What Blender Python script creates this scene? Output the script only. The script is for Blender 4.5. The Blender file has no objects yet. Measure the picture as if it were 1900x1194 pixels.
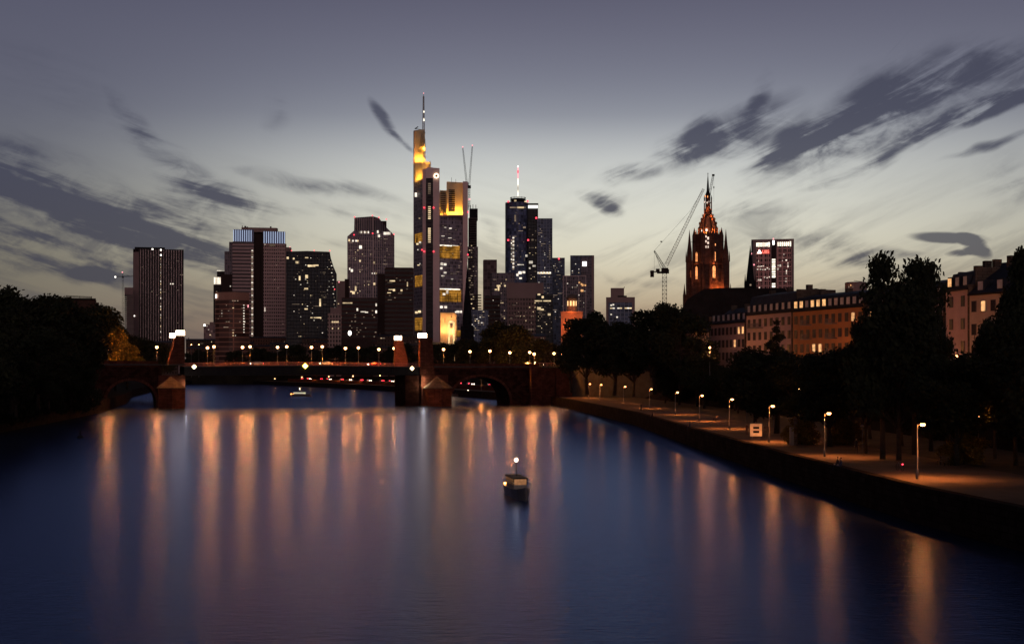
import bpy, math, random
from mathutils import Vector, Matrix
R = math.radians
rnd = random.Random(11)
F = 2480.0; CX = 950.0; HY = 686.0; CH = 13.0      # focal length in photo pixels, horizon row, eye height above the river
S = bpy.context.scene
COL = S.collection

# ------------------------------------------------------------------ camera
cam_d = bpy.data.cameras.new('camera'); cam = bpy.data.objects.new('camera', cam_d); COL.objects.link(cam)
cam.location = (0, 0, CH); cam.rotation_euler = (R(90), 0, 0)
cam_d.sensor_width = 36; cam_d.lens = 36*F/1900; cam_d.shift_y = (HY-597)/1900.0
cam_d.clip_start = 0.5; cam_d.clip_end = 30000
S.camera = cam
S.view_settings.view_transform = 'Standard'; S.view_settings.look = 'None'
S.view_settings.exposure = 0.0; S.view_settings.gamma = 1.0
try:
    S.cycles.use_light_tree = False
    S.cycles.sample_clamp_indirect = 3.0
    S.cycles.max_bounces = 5
except Exception: pass

def lin(*c):
    return tuple(((v/255)/12.92 if v/255 <= .04045 else (((v/255)+.055)/1.055)**2.4) for v in c) + (1,)

# ------------------------------------------------------------------ node helpers
class NT:
    def __init__(s, tree): s.t = tree; s.n = tree.nodes; s.l = tree.links
    def new(s, typ, **k):
        n = s.n.new(typ)
        for a, v in k.items(): setattr(n, a, v)
        return n
    def set(s, sock, v):
        if isinstance(v, bpy.types.NodeSocket): s.l.new(v, sock)
        elif v is not None: sock.default_value = v
    def m(s, op, a, b=None, c=None, clamp=False):
        n = s.new('ShaderNodeMath', operation=op, use_clamp=clamp)
        s.set(n.inputs[0], a); s.set(n.inputs[1], b)
        if c is not None: s.set(n.inputs[2], c)
        return n.outputs[0]
    def mr(s, v, a, b, c=0.0, d=1.0, smooth=True):
        n = s.new('ShaderNodeMapRange'); n.interpolation_type = 'SMOOTHSTEP' if smooth else 'LINEAR'
        s.set(n.inputs[0], v)
        for i, x in enumerate((a, b, c, d)): n.inputs[i+1].default_value = x
        return n.outputs[0]
    def mix(s, f, a, b, blend='MIX'):
        n = s.new('ShaderNodeMix', data_type='RGBA', blend_type=blend)
        s.set(n.inputs[0], f); s.set(n.inputs[6], a); s.set(n.inputs[7], b)
        return n.outputs[2]
    def ramp(s, v, stops, interp='LINEAR'):
        n = s.new('ShaderNodeValToRGB'); e = n.color_ramp.elements; n.color_ramp.interpolation = interp
        while len(e) < len(stops): e.new(0.5)
        for el, (p, c) in zip(e, stops): el.position = p; el.color = c
        s.set(n.inputs[0], v); return n.outputs[0]
    def xyz(s, x, y, z=0.0):
        n = s.new('ShaderNodeCombineXYZ'); s.set(n.inputs[0], x); s.set(n.inputs[1], y); s.set(n.inputs[2], z); return n.outputs[0]
    def sep(s, v):
        n = s.new('ShaderNodeSeparateXYZ'); s.set(n.inputs[0], v); return n.outputs
    def noise(s, vec, scale, detail=3, rough=.55, dist=0.0):
        n = s.new('ShaderNodeTexNoise'); s.set(n.inputs['Vector'], vec)
        n.inputs['Scale'].default_value = scale; n.inputs['Detail'].default_value = detail
        n.inputs['Roughness'].default_value = rough; n.inputs['Distortion'].default_value = dist
        return n.outputs['Fac'], n.outputs['Color']

# ------------------------------------------------------------------ world: dusk sky by direction (azimuth, elevation)
W = bpy.data.worlds.new('World'); S.world = W; W.use_nodes = True
w = NT(W.node_tree); w.n.clear()
tc = w.new('ShaderNodeTexCoord'); X, Y, Z = w.sep(tc.outputs['Generated'])
az = w.m('ARCTAN2', X, Y); el = w.m('ARCSINE', Z)
U = w.m('MULTIPLY', az, 24.8); V = w.m('MULTIPLY', el, 24.8)          # units: 1 = 2.31 degrees
def sky_uv(px, py):
    x = (px-CX)/F; z = (HY-py)/F
    return math.atan(x)*24.8, math.asin(z/math.sqrt(1+x*x+z*z))*24.8
P0 = w.xyz(U, V, 0)
_, wc = w.noise(P0, .45, 3, .5)
wv = w.new('ShaderNodeVectorMath', operation='MULTIPLY_ADD'); w.set(wv.inputs[0], wc); wv.inputs[1].default_value = (1.5, .9, 0); wv.inputs[2].default_value = (-.75, -.45, 0)
wa = w.new('ShaderNodeVectorMath', operation='ADD'); w.set(wa.inputs[0], P0); w.set(wa.inputs[1], wv.outputs[0])
PW = wa.outputs[0]
BL = [(20,350,300,80,14,.9),(200,385,330,50,16,.8),(110,450,330,46,8,.85),(420,375,120,36,22,1.0),(350,318,140,30,35,.6),(268,240,95,20,50,.5),
 (590,355,150,17,10,.5),(60,492,220,26,8,.65),(180,505,66,17,-32,.9),(430,492,120,30,10,.4),(505,215,60,16,80,.2),(620,402,140,18,8,.35),(600,448,110,14,5,.35),
 (1150,322,50,20,0,.9),(1105,362,42,17,8,.9),(1118,384,30,13,22,.8),(1265,272,85,38,-24,.9),(1375,235,110,46,-16,.95),(1480,272,80,28,-20,1.0),(1400,180,52,20,-76,.5),
 (1590,235,220,60,-30,.8),(1770,160,250,48,-20,.8),(1740,245,210,17,-24,1.1),(1860,190,130,16,-22,.9),(1850,265,100,8,-20,.6),
 (1500,450,180,30,12,.5),(1430,392,200,22,5,.3),(1600,482,130,11,0,.5),(1180,522,130,10,8,.55),(905,440,36,24,60,.45),(1880,345,80,70,0,.35),
 (340,572,80,12,0,.5),(80,150,180,90,20,.18),(1250,410,120,14,-8,.2),(1640,470,90,9,6,.3)]
acc = None
def blob(vec, px, py, rx, ry, a, st, acc):
    u, v = sky_uv(px, py)
    mp = w.new('ShaderNodeMapping', vector_type='TEXTURE'); w.set(mp.inputs[0], vec)
    mp.inputs['Location'].default_value = (u, v, 0); mp.inputs['Rotation'].default_value = (0, 0, -R(a)); mp.inputs['Scale'].default_value = (rx/100*1.25, ry/100*1.35, 1)
    g = w.new('ShaderNodeTexGradient', gradient_type='SPHERICAL'); w.set(g.inputs[0], mp.outputs[0])
    return w.m('MULTIPLY_ADD', g.outputs['Fac'], st, acc if acc is not None else 0.0)
for b in BL: acc = blob(PW, *b, acc)
# crisp small clouds use the unwarped direction
acc2 = None
for b in [(712,222,46,12,54,1.2),(748,264,30,6,42,.9),(1760,441,70,10,4,1.4),(1812,458,34,14,38,1.4),(1790,468,34,7,-4,1.2)]: acc2 = blob(PW if False else P0, *b, acc2)
acc2 = blob(P0, 1660, 88, 190, 1.6, -46, .22, acc2)
su, sv = U, V
def streak(ang, along, across, seed):
    c_, s_ = math.cos(R(ang)), math.sin(R(ang))
    a_ = w.m('ADD', w.m('MULTIPLY', U, c_), w.m('MULTIPLY', V, s_)); b_ = w.m('SUBTRACT', w.m('MULTIPLY', V, c_), w.m('MULTIPLY', U, s_))
    f_, _ = w.noise(w.xyz(w.m('MULTIPLY', a_, along), w.m('MULTIPLY', b_, across), seed), 1.0, 8, .60, .45); return f_
lr = w.mr(U, -.5, 2.0, 0, 1)
sl = streak(-15, .30, 2.3, 3.0); sr = streak(24, .34, 2.2, 7.0)
n1 = w.m('ADD', w.m('MULTIPLY', sl, w.m('SUBTRACT', 1.0, lr)), w.m('MULTIPLY', sr, lr))
n2, _ = w.noise(w.xyz(w.m('MULTIPLY', U, .8), w.m('MULTIPLY', V, 1.3), 9.0), 1.6, 6, .62, .6)
str_ = w.mr(n1, .36, .62, 0, 1); lump = w.mr(n2, .30, .68, 0, 1)
tex = w.m('ADD', w.m('MULTIPLY', str_, .95), w.m('MULTIPLY', lump, .55))
dens = w.m('MULTIPLY', w.m('POWER', acc, .8), w.m('ADD', .10, w.m('MULTIPLY', tex, 1.12)))
dens = w.mr(dens, .02, 1.2, 0, .92)
d2 = w.mr(w.m('MULTIPLY', acc2, w.m('ADD', .5, w.m('MULTIPLY', tex, .8))), .08, .95, 0, .85)
dens = w.m('MAXIMUM', dens, d2)
wisp = w.mr(n1, .44, .68, 0, .55)                                   # thin veil of streaks everywhere low down
veil = w.m('MULTIPLY', wisp, w.mr(V, .2, 4.4, 1, 0))
dens = w.m('MAXIMUM', dens, veil)
# clear sky colour: glow after sunset ahead, darker aside and above
t = w.m('DIVIDE', V, 12.0, clamp=True)
def st(py): return max(0, (HY-py))/1200.0
cen = w.ramp(t, [(0, lin(138,110,92)), (st(610), lin(150,126,108)), (st(560), lin(182,162,132)), (st(480), lin(222,216,192)), (st(390), lin(218,218,206)),
                 (st(300), lin(197,200,199)), (st(220), lin(134,138,151)), (st(100), lin(107,108,125)), (st(0), lin(94,94,113)), (.8, lin(60,62,80)), (1, lin(38,40,56))], 'B_SPLINE')
sid = w.ramp(t, [(0, lin(96,84,78)), (st(600), lin(108,98,92)), (st(520), lin(124,118,102)), (st(440), lin(122,119,110)), (st(330), lin(108,110,116)),
                 (st(220), lin(98,100,115)), (st(100), lin(92,93,110)), (st(0), lin(86,87,106)), (.8, lin(52,54,72)), (1, lin(34,36,52))], 'B_SPLINE')
du = w.m('ABSOLUTE', w.m('SUBTRACT', U, .9))
wide = w.new('ShaderNodeMath', operation='COMPARE'); 
right = w.mr(U, -1, 3, 0, 1)
du2 = w.m('MULTIPLY', du, w.m('SUBTRACT', 1.0, w.m('MULTIPLY', right, .34)))
g = w.mr(du2, 1.2, 10.5, 1, 0)
sky = w.mix(g, sid, cen)
cl_hi = lin(68,70,87); cl_lo = lin(70,70,80)
ccol = w.mix(w.mr(V, 1.0, 4.2, 0, 1), cl_lo, cl_hi)
sky = w.mix(dens, sky, ccol)
back = w.ramp(t, [(0, (.085,.060,.066,1)), (.25, (.070,.052,.066,1)), (1, (.03,.032,.05,1))])
sky = w.mix(w.mr(du, 11, 26, 0, 1), sky, back)
sky = w.mix(w.mr(V, -.5, 0, 1, 0), sky, (.02,.016,.016,1))
bg = w.new('ShaderNodeBackground'); w.set(bg.inputs[0], sky); bg.inputs[1].default_value = 1.0
wo = w.new('ShaderNodeOutputWorld'); w.l.new(bg.outputs[0], wo.inputs[0])
try: W.cycles.sampling_method = 'MANUAL'; W.cycles.sample_map_resolution = 1024
except Exception: pass

# one weak sun added behind the viewer as fill to lift the tower fronts
sd = bpy.data.lights.new('fill_sun', 'SUN'); sd.energy = .38; sd.angle = R(40); sd.color = (1.0, .70, .66)
so = bpy.data.objects.new('fill_sun', sd); COL.objects.link(so); so.rotation_euler = (R(78), 0, R(8))
S['note'] = ''
del S['note']

# ------------------------------------------------------------------ mesh helpers
class MB:
    def __init__(s): s.v = []; s.f = []
    def add(s, v, f):
        o = len(s.v); s.v += [tuple(p) for p in v]; s.f += [tuple(i+o for i in q) for q in f]; return s
    def box(s, x0, x1, y0, y1, z0, z1):
        return s.prism([(x0,y0),(x1,y0),(x1,y1),(x0,y1)], z0, z1)
    def prism(s, poly, z0, z1, top=None):
        n = len(poly); top = top or poly
        v = [(x,y,z0) for x,y in poly] + [(x,y,z1) for x,y in top]
        f = [tuple(range(n))[::-1], tuple(range(n, 2*n))] + [(i,(i+1)%n,n+(i+1)%n,n+i) for i in range(n)]
        return s.add(v, f)
    def yprism(s, poly, y0, y1):                      # poly in x,z extruded along y
        n = len(poly); v = [(x,y0,z) for x,z in poly] + [(x,y1,z) for x,z in poly]
        f = [tuple(range(n)), tuple(range(n, 2*n))[::-1]] + [((i+1)%n,i,n+i,n+(i+1)%n) for i in range(n)]
        return s.add(v, f)
    def lathe(s, prof, n=12, c=(0,0,0), ph=0.0):      # prof: (radius, z)
        v = []; f = []
        for r, z in prof:
            for i in range(n):
                a = 2*math.pi*i/n + ph; v.append((c[0]+r*math.cos(a), c[1]+r*math.sin(a), c[2]+z))
        for k in range(len(prof)-1):
            for i in range(n):
                j = (i+1) % n; f.append((k*n+i, k*n+j, (k+1)*n+j, (k+1)*n+i))
        f.append(tuple(range(n))[::-1]); f.append(tuple(range((len(prof)-1)*n, len(prof)*n)))
        return s.add(v, f)
    def bar(s, a, b, r, n=4, r2=None):
        a = Vector(a); b = Vector(b); d = b-a
        if d.length < 1e-6: return s
        q = d.to_track_quat('Z', 'Y'); v = []
        for p, rr in ((a, r), (b, r if r2 is None else r2)):
            for i in range(n):
                t = 2*math.pi*(i+.5)/n; v.append(p + q @ Vector((rr*math.cos(t), rr*math.sin(t), 0)))
        f = [tuple(range(n))[::-1], tuple(range(n, 2*n))] + [(i,(i+1)%n,n+(i+1)%n,n+i) for i in range(n)]
        return s.add(v, f)
    def lattice(s, a, b, w0, n, r, w1=None):
        a = Vector(a); b = Vector(b); w1 = w0 if w1 is None else w1; q = (b-a).to_track_quat('Z', 'Y')
        rings = []
        for k in range(n+1):
            t = k/n; p = a.lerp(b, t); h = (w0+(w1-w0)*t)/2
            rings.append([p + q @ Vector((sx*h, sy*h, 0)) for sx, sy in ((-1,-1),(1,-1),(1,1),(-1,1))])
        for i in range(4):
            s.bar(rings[0][i], rings[n][i], r)
            for k in range(n):
                j = (i+1) % 4
                s.bar(rings[k][i], rings[k+1][j], r*.6) if k % 2 == 0 else s.bar(rings[k][j], rings[k+1][i], r*.6)
                s.bar(rings[k+1][i], rings[k+1][j], r*.5)
        return s
    def build(s, name, mat, parent=None, smooth=False):
        me = bpy.data.meshes.new(name); me.from_pydata(s.v, [], s.f); me.update()
        if mat: me.materials.append(mat)
        if smooth: me.polygons.foreach_set('use_smooth', [True]*len(me.polygons))
        o = bpy.data.objects.new(name, me); COL.objects.link(o)
        if parent is not None: o.parent = parent
        return o
def tag(o, label, cat, group=None, kind=None):
    if label: o['label'] = label
    if cat: o['category'] = cat
    if group: o['group'] = group
    if kind: o['kind'] = kind
    return o
def root(name, loc, label, cat, group=None, rz=0.0):
    o = bpy.data.objects.new(name, None); COL.objects.link(o); o.location = loc; o.rotation_euler = (0,0,rz)
    o.empty_display_size = .5
    return tag(o, label, cat, group)
def struct(name, mb, mat, kind='structure'):
    o = mb.build(name, mat); o['kind'] = kind; return o
def copy_tree(o, parent=None):
    c = o.copy(); COL.objects.link(c)
    if parent is not None: c.parent = parent
    for ch in list(o.children): copy_tree(ch, c)
    return c
def W3(px, py, D): return Vector(((px-CX)/F*D, D, CH+(HY-py)/F*D))

# ------------------------------------------------------------------ materials
MC = {}
def mat(name, col, rough=.7, metal=0.0, var=.15, scale=1.0, bump=0.0, spec=.3):
    if name in MC: return MC[name]
    m = bpy.data.materials.new(name); m.use_nodes = True; n = NT(m.node_tree); b = n.n['Principled BSDF']; MC[name] = m
    tcn = n.new('ShaderNodeTexCoord'); fac, _ = n.noise(tcn.outputs['Object'], scale, 5, .6)
    lo = tuple(c*(1-var) for c in col[:3])+(1,); hi = tuple(min(1, c*(1+var)) for c in col[:3])+(1,)
    n.set(b.inputs['Base Color'], n.mix(n.mr(fac, .3, .7), lo, hi)); b.inputs['Roughness'].default_value = rough; b.inputs['Metallic'].default_value = metal
    b.inputs['Specular IOR Level'].default_value = spec
    if bump and 'stone' in name:
        xx, yy, zz = n.sep(tcn.outputs['Object']); bk = n.new('ShaderNodeTexBrick'); n.set(bk.inputs['Vector'], n.xyz(n.m('ADD', xx, n.m('MULTIPLY', yy, .7)), zz)); bk.inputs['Scale'].default_value = 1.0; bk.inputs['Brick Width'].default_value = 1.3; bk.inputs['Row Height'].default_value = .55; bk.inputs['Mortar Size'].default_value = .035
        bk.inputs['Color1'].default_value = (.8,.8,.8,1); bk.inputs['Color2'].default_value = (1.25,1.25,1.25,1); bk.inputs['Mortar'].default_value = (.45,.45,.45,1)
        n.set(b.inputs['Base Color'], n.mix(1.0, n.mix(n.mr(fac, .3, .7), lo, hi), bk.outputs['Color'], 'MULTIPLY'))
    if bump:
        bp = n.new('ShaderNodeBump'); bp.inputs['Strength'].default_value = bump; bp.inputs['Distance'].default_value = .1
        n.set(bp.inputs['Height'], fac); n.l.new(bp.outputs[0], b.inputs['Normal'])
    return m
def emit(name, col, strength, var=0.0, scale=1.0, sample=True):
    if name in MC: return MC[name]
    m = bpy.data.materials.new(name); m.use_nodes = True; n = NT(m.node_tree); MC[name] = m
    n.n.clear(); e = n.new('ShaderNodeEmission'); o = n.new('ShaderNodeOutputMaterial'); n.l.new(e.outputs[0], o.inputs[0])
    e.inputs[0].default_value = tuple(col[:3])+(1,)
    if var:
        tcn = n.new('ShaderNodeTexCoord'); fac, _ = n.noise(tcn.outputs['Object'], scale, 3, .7)
        n.set(e.inputs[1], n.m('MULTIPLY', n.mr(fac, .35, .65, 1-var, 1+var), strength))
    else: e.inputs[1].default_value = strength
    if not sample:
        try: m.cycles.emission_sampling = 'NONE'
        except Exception: pass
    return m
def facade(name, frame, glass, pu, pz, fu=.25, fz=.3, grough=.25, metal=0.0, spec=.12):
    """curtain wall: piers and floor bands round glass bays; pu/pz bay width and storey height in metres"""
    if name in MC: return MC[name]
    m = bpy.data.materials.new(name); m.use_nodes = True; n = NT(m.node_tree); b = n.n['Principled BSDF']; MC[name] = m
    tcn = n.new('ShaderNodeTexCoord'); x, y, z = n.sep(tcn.outputs['Object']); nx, ny, nz = n.sep(tcn.outputs['Normal'])
    side = n.m('GREATER_THAN', n.m('ABSOLUTE', nx), .6)
    u = n.m('ADD', n.m('MULTIPLY', x, n.m('SUBTRACT', 1.0, side)), n.m('MULTIPLY', y, side))
    us = n.m('DIVIDE', u, pu); zs = n.m('DIVIDE', z, pz)
    cu = n.m('FLOOR', us); cz = n.m('FLOOR', zs)
    a = n.m('GREATER_THAN', n.m('FRACT', us), fu); c = n.m('GREATER_THAN', n.m('FRACT', zs), fz)
    g = n.m('MULTIPLY', n.m('MULTIPLY', a, c), n.m('LESS_THAN', n.m('ABSOLUTE', nz), .5))
    wn = n.new('ShaderNodeTexWhiteNoise', noise_dimensions='3D'); n.set(wn.inputs['Vector'], n.xyz(cu, cz, side))
    r = wn.outputs['Value']
    fac, _ = n.noise(tcn.outputs['Object'], .05, 4, .6)
    gl = n.mix(r, tuple(v*.45 for v in glass[:3])+(1,), tuple(min(1, v*1.7) for v in glass[:3])+(1,))
    fr = n.mix(fac, tuple(v*.8 for v in frame[:3])+(1,), tuple(min(1, v*1.15) for v in frame[:3])+(1,))
    n.set(b.inputs['Base Color'], n.mix(g, fr, gl))
    n.set(b.inputs['Roughness'], n.m('MULTIPLY_ADD', g, grough-.7, .7)); n.set(b.inputs['Specular IOR Level'], n.m('MULTIPLY_ADD', g, spec-.1, .1))
    b.inputs['Metallic'].default_value = metal
    bp = n.new('ShaderNodeBump'); bp.inputs['Strength'].default_value = .5; bp.inputs['Distance'].default_value = .2
    n.set(bp.inputs['Height'], n.m('SUBTRACT', 1.0, g)); n.l.new(bp.outputs[0], b.inputs['Normal'])
    return m

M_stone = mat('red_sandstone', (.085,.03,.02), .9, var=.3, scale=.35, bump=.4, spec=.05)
M_spand = mat('dark_sandstone', (.035,.014,.010), .95, var=.4, scale=.5, bump=.5, spec=.02)  # darker tone of the red sandstone
M_stone2 = mat('grey_stone', (.10,.075,.06), .9, var=.2, scale=.4, bump=.3, spec=.05)
M_dark = mat('dark_steel', (.012,.012,.014), .6, 0, spec=.1)
M_steel = mat('painted_steel', (.16,.15,.15), .5, .4)
M_black = mat('dark_roof', (.012,.012,.015), .8, spec=.1, var=.25, scale=.3)
M_slate = mat('slate_roof', (.022,.025,.036), .6, spec=.15, var=.25, scale=.6)
M_conc = mat('concrete', (.3,.28,.27), .85, var=.12, scale=.1)
M_leaf = mat('foliage', (.016,.020,.008), .9, var=.45, scale=.5)
M_bark = mat('bark', (.03,.024,.018), .95, var=.3, scale=2)
L_WARM = (1.0, .50, .17); L_COOL = (1.0, .80, .55)
E_lamp = emit('lamp_glow', (1.0,.45,.17), 14, sample=False)
E_plamp = emit('promenade_lamp_glow', (1.0,.42,.14), 12, sample=False)
E_lant = emit('lantern_glow', (1.0,.68,.42), 24)
E_sign = emit('nav_sign_glow', (1.0,.8,.45), 6)
E_ylw = emit('yellow_sign_glow', (1.0,.75,.05), 3)
E_win = emit('lit_window_warm', (1.0,.74,.42), .85, .6, .05, False)
E_winc = emit('lit_window_white', (1.0,.88,.72), .95, .6, .05, False)
E_wdim = emit('lit_window_dim', (1.0,.72,.5), .22, .6, .05, False)
E_wor = emit('lit_window_orange', (1.0,.5,.2), .9, .4, .5, False)
E_red = emit('red_light', (1.0,.05,.08), 3.0, sample=False)
E_pink = emit('beacon_light', (1.0,.35,.38), 1.6, sample=False)
E_white = emit('white_light', (1.0,.93,.82), 3.5, sample=False)
E_blue = emit('crown_tube_light', (.62,.74,1.0), .75, sample=False)
E_crown = emit('crown_window_light', (1.0,.9,.72), 1.6, .3, .3, False)
E_green = emit('green_signal', (.08,1.0,.6), 6.0, sample=False)
E_tail = emit('tail_light', (1.0,.03,.05), 20.0, sample=False)
E_head = emit('head_light', (1.0,.80,.62), 25.0, sample=False)
E_gold = emit('gold_atrium', (1.0,.44,.06), .29, .6, .12, False)
M_goldm = mat('pale_metal_crown', (.62,.52,.34), .6, var=.12, scale=.15)

# ------------------------------------------------------------------ setting: river, banks
RB = [(60,-60),(50,20),(41,60),(37,92),(34.3,113),(32.2,160),(30.7,217),(29,314),(23,400),(16,490),(-10,600),(-63,786),(-142,1007),(-226,1194),(-240,1222)]
LB = [(-66,-60),(-76,20),(-88,120),(-98,220),(-112,320),(-124,400),(-134,445),(-150,520),(-182,640),(-225,850),(-268,1050),(-288,1194),(-292,1222)]
PZ = 3.0; GZ = 8.0
wm = MB(); wm.add([(-1500,-400,0),(1500,-400,0),(1500,1420,0),(-1500,1420,0)], [(0,1,2,3)])
m = bpy.data.materials.new('river_water'); m.use_nodes = True; n = NT(m.node_tree); n.n.clear()
tcn = n.new('ShaderNodeTexCoord'); ox, oy, oz = n.sep(tcn.outputs['Object'])
v1 = n.xyz(n.m('MULTIPLY', ox, .35), oy, 0)
f1, _ = n.noise(v1, .55, 4, .62, .3); f2, _ = n.noise(n.xyz(n.m('MULTIPLY', ox, .3), n.m('MULTIPLY', oy, 1.0), 4), .09, 3, .5, .4)
f3, _ = n.noise(n.xyz(n.m('MULTIPLY', ox, .45), oy, 7), 2.2, 3, .6)
f4, _ = n.noise(n.xyz(ox, n.m('MULTIPLY', oy, .35), 2), .022, 3, .55)
h = n.m('MULTIPLY', n.m('ADD', n.m('MULTIPLY', f1, .28), n.m('MULTIPLY', f3, .45)), n.mr(oy, 30, 260, 1, .03))
bp = n.new('ShaderNodeBump'); bp.inputs['Strength'].default_value = 1.0; bp.inputs['Distance'].default_value = .13; n.set(bp.inputs['Height'], h)
gl = n.new('ShaderNodeBsdfGlossy'); gl.distribution = 'GGX'
gl.inputs['Color'].default_value = (.235,.30,.54,1)
gl.inputs['Roughness'].default_value = .24; n.l.new(bp.outputs[0], gl.inputs['Normal'])
df = n.new('ShaderNodeBsdfDiffuse'); df.inputs['Color'].default_value = (.003,.012,.036,1)
fr = n.new('ShaderNodeFresnel'); fr.inputs['IOR'].default_value = 1.33
mx = n.new('ShaderNodeMixShader'); n.set(mx.inputs[0], n.mr(fr.outputs[0], 0, .62, .06, .95, False)); n.l.new(df.outputs[0], mx.inputs[1]); n.l.new(gl.outputs[0], mx.inputs[2])
o = n.new('ShaderNodeOutputMaterial'); n.l.new(mx.outputs[0], o.inputs[0]); M_water = m
struct('water', wm, M_water)

M_ground = mat('ground', (.018,.016,.012), .95, var=.35, scale=.08, spec=.02)
M_grass = mat('lawn', (.05,.04,.02), .95, var=.4, scale=.3)
M_pave = mat('promenade_paving', (.12,.085,.06), .9, var=.3, scale=.12, bump=.2, spec=.08)
M_asph = mat('asphalt', (.05,.048,.046), .8, var=.2, scale=.5)
def loft(mb, line, sgn, prof):
    n = len(prof); v = []
    for k, (x, y) in enumerate(line):
        a = Vector(line[max(0, k-1)]); b = Vector(line[min(len(line)-1, k+1)]); d = (b-a).normalized(); nn = Vector((d.y, -d.x))*sgn
        if nn.x*sgn < 0 and False: nn = -nn
        for off, z in prof:
            q = Vector((x, y)) + (nn*off if off < 60 else Vector((sgn*off, 0)))
            v.append((q.x, q.y, z))
    f = []
    for k in range(len(line)-1):
        for i in range(n-1):
            a = k*n+i; q = (a, a+1, a+n+1, a+n); f.append(q if sgn > 0 else q[::-1])
    return mb.add(v, f)
g = MB()
loft(g, RB, 1, [(.8,-4),(.8,PZ-.1),(30,PZ-.1),(38,GZ),(3200,GZ)])
loft(g, LB, -1, [(.8,-4),(.8,3.5),(14,5),(26,GZ),(3200,GZ)])
g.add([(-9000,1212,GZ-.004),(9000,1212,GZ-.004),(9000,16000,GZ-.004),(-9000,16000,GZ-.004),(-9000,1212,-4),(9000,1212,-4)], [(0,1,2,3),(4,5,1,0)])
struct('ground', g, M_ground)
p = MB(); loft(p, RB, 1, [(1.0,PZ),(15,PZ)]); struct('promenade', p, M_pave)
p = MB(); loft(p, RB, 1, [(15.05,PZ+.004),(29.5,PZ+.004)]); struct('lawn', p, M_grass)
# quay walls
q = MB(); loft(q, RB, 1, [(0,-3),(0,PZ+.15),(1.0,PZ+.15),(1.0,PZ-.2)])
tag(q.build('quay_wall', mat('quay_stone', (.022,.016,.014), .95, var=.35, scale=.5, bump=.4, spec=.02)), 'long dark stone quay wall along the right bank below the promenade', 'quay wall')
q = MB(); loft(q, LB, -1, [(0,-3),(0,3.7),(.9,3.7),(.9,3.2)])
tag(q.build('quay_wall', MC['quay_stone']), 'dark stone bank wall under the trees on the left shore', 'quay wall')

# ------------------------------------------------------------------ bridge
def BY(x): return 455 + (x+115.0)*.33            # front line of the bridge
BA = math.atan(.33); ca, sa = math.cos(BA), math.sin(BA)
br = root('bridge', (-115, 455, 0), 'red sandstone river bridge with a flat dark steel middle span', 'bridge', rz=BA)
def bl(px):                                       # photo column -> along-bridge coordinate at the front line
    # X = -115 + t*ca ; Y = 455 + t*sa ; (px-CX)/F = X/Y
    k = (px-CX)/F; return (k*455+115)/(ca-k*sa)
def bs(t): return (455+t*sa)/F                    # metres per pixel there
def bz(px, py): return CH+(HY-py)*bs(bl(px))
WD = 17.0
tl, tA0, tA1, tpl0, tpl1 = bl(40), bl(166), bl(290), bl(294), bl(344)
tr0, tr1, ta0, ta1, te0, te1 = bl(752), bl(806), bl(837), bl(947), bl(985), bl(1056)
def arch_wall(t0, t1, a0, a1, zs, zc, zt, y0, y1):
    mb = MB(); N = 18; c = (a0+a1)/2; hw = (a1-a0)/2; pts = []
    for i in range(N+1):
        th = math.pi*i/N; pts.append((c-hw*math.cos(th), zs+(zc-zs)*math.sin(th)**.8))
    # front and back faces as strips, plus the soffit
    for (ya, flip) in ((y0, False), (y1, True)):
        v = [(x, ya, z) for x, z in pts] + [(x, ya, zt) for x, z in pts]
        f = [(i, i+1, N+2+i, N+1+i) for i in range(N)]
        mb.add(v, f if not flip else [q[::-1] for q in f])
    v = [(x, y0, z) for x, z in pts] + [(x, y1, z) for x, z in pts]
    mb.add(v, [(i, N+1+i, N+2+i, i+1) for i in range(N)])
    mb.box(t0, a0, y0, y1, -3, zt); mb.box(a1, t1, y0, y1, -3, zt)
    mb.add([(a0, y0, -3), (a0, y0, zs), (a0, y1, zs), (a0, y1, -3)], [(0,1,2,3)])
    return mb
zdl = bz(300, 677); zdr = bz(880, 681)
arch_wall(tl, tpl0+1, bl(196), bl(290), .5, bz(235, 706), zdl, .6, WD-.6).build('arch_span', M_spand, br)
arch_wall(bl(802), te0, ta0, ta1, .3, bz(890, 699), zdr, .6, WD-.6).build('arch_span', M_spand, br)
MB().box(te0, te1, -1.0, WD+1, -3, zdr-.3).box(te0-.6, te0+3.4, -2.2, 0, -3, zdr+.2).box(te1-6, te1+.5, -2.0, 0, -3, zdr-.5).build('abutment', M_stone, br)
# voussoir ring and string course
def ring(a0, a1, zs, zc):
    mb = MB(); N = 24; c = (a0+a1)/2; hw = (a1-a0)/2
    def P(i, e):
        th = math.pi*i/N; return (c-(hw+e)*math.cos(th), zs+(zc-zs+e)*math.sin(th)**.8)
    for i in range(N):
        a, b, d, e = P(i+.06, 0), P(i+.94, 0), P(i+.94, .9), P(i+.06, .9)
        mb.yprism([a, b, d, e], .42, .7)
    return mb
ring(bl(196), bl(290), .5, bz(235, 706)).build('arch_ring', M_stone, br)
ring(ta0, ta1, .3, bz(890, 699)).build('arch_ring', M_stone, br)
MB().box(tl, tpl0, .3, .72, zdl-.5, zdl-.15).build('string_course', M_stone, br); MB().box(bl(804), te0-.7, .3, .72, zdr-.5, zdr-.15).build('string_course', M_stone, br)
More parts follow.
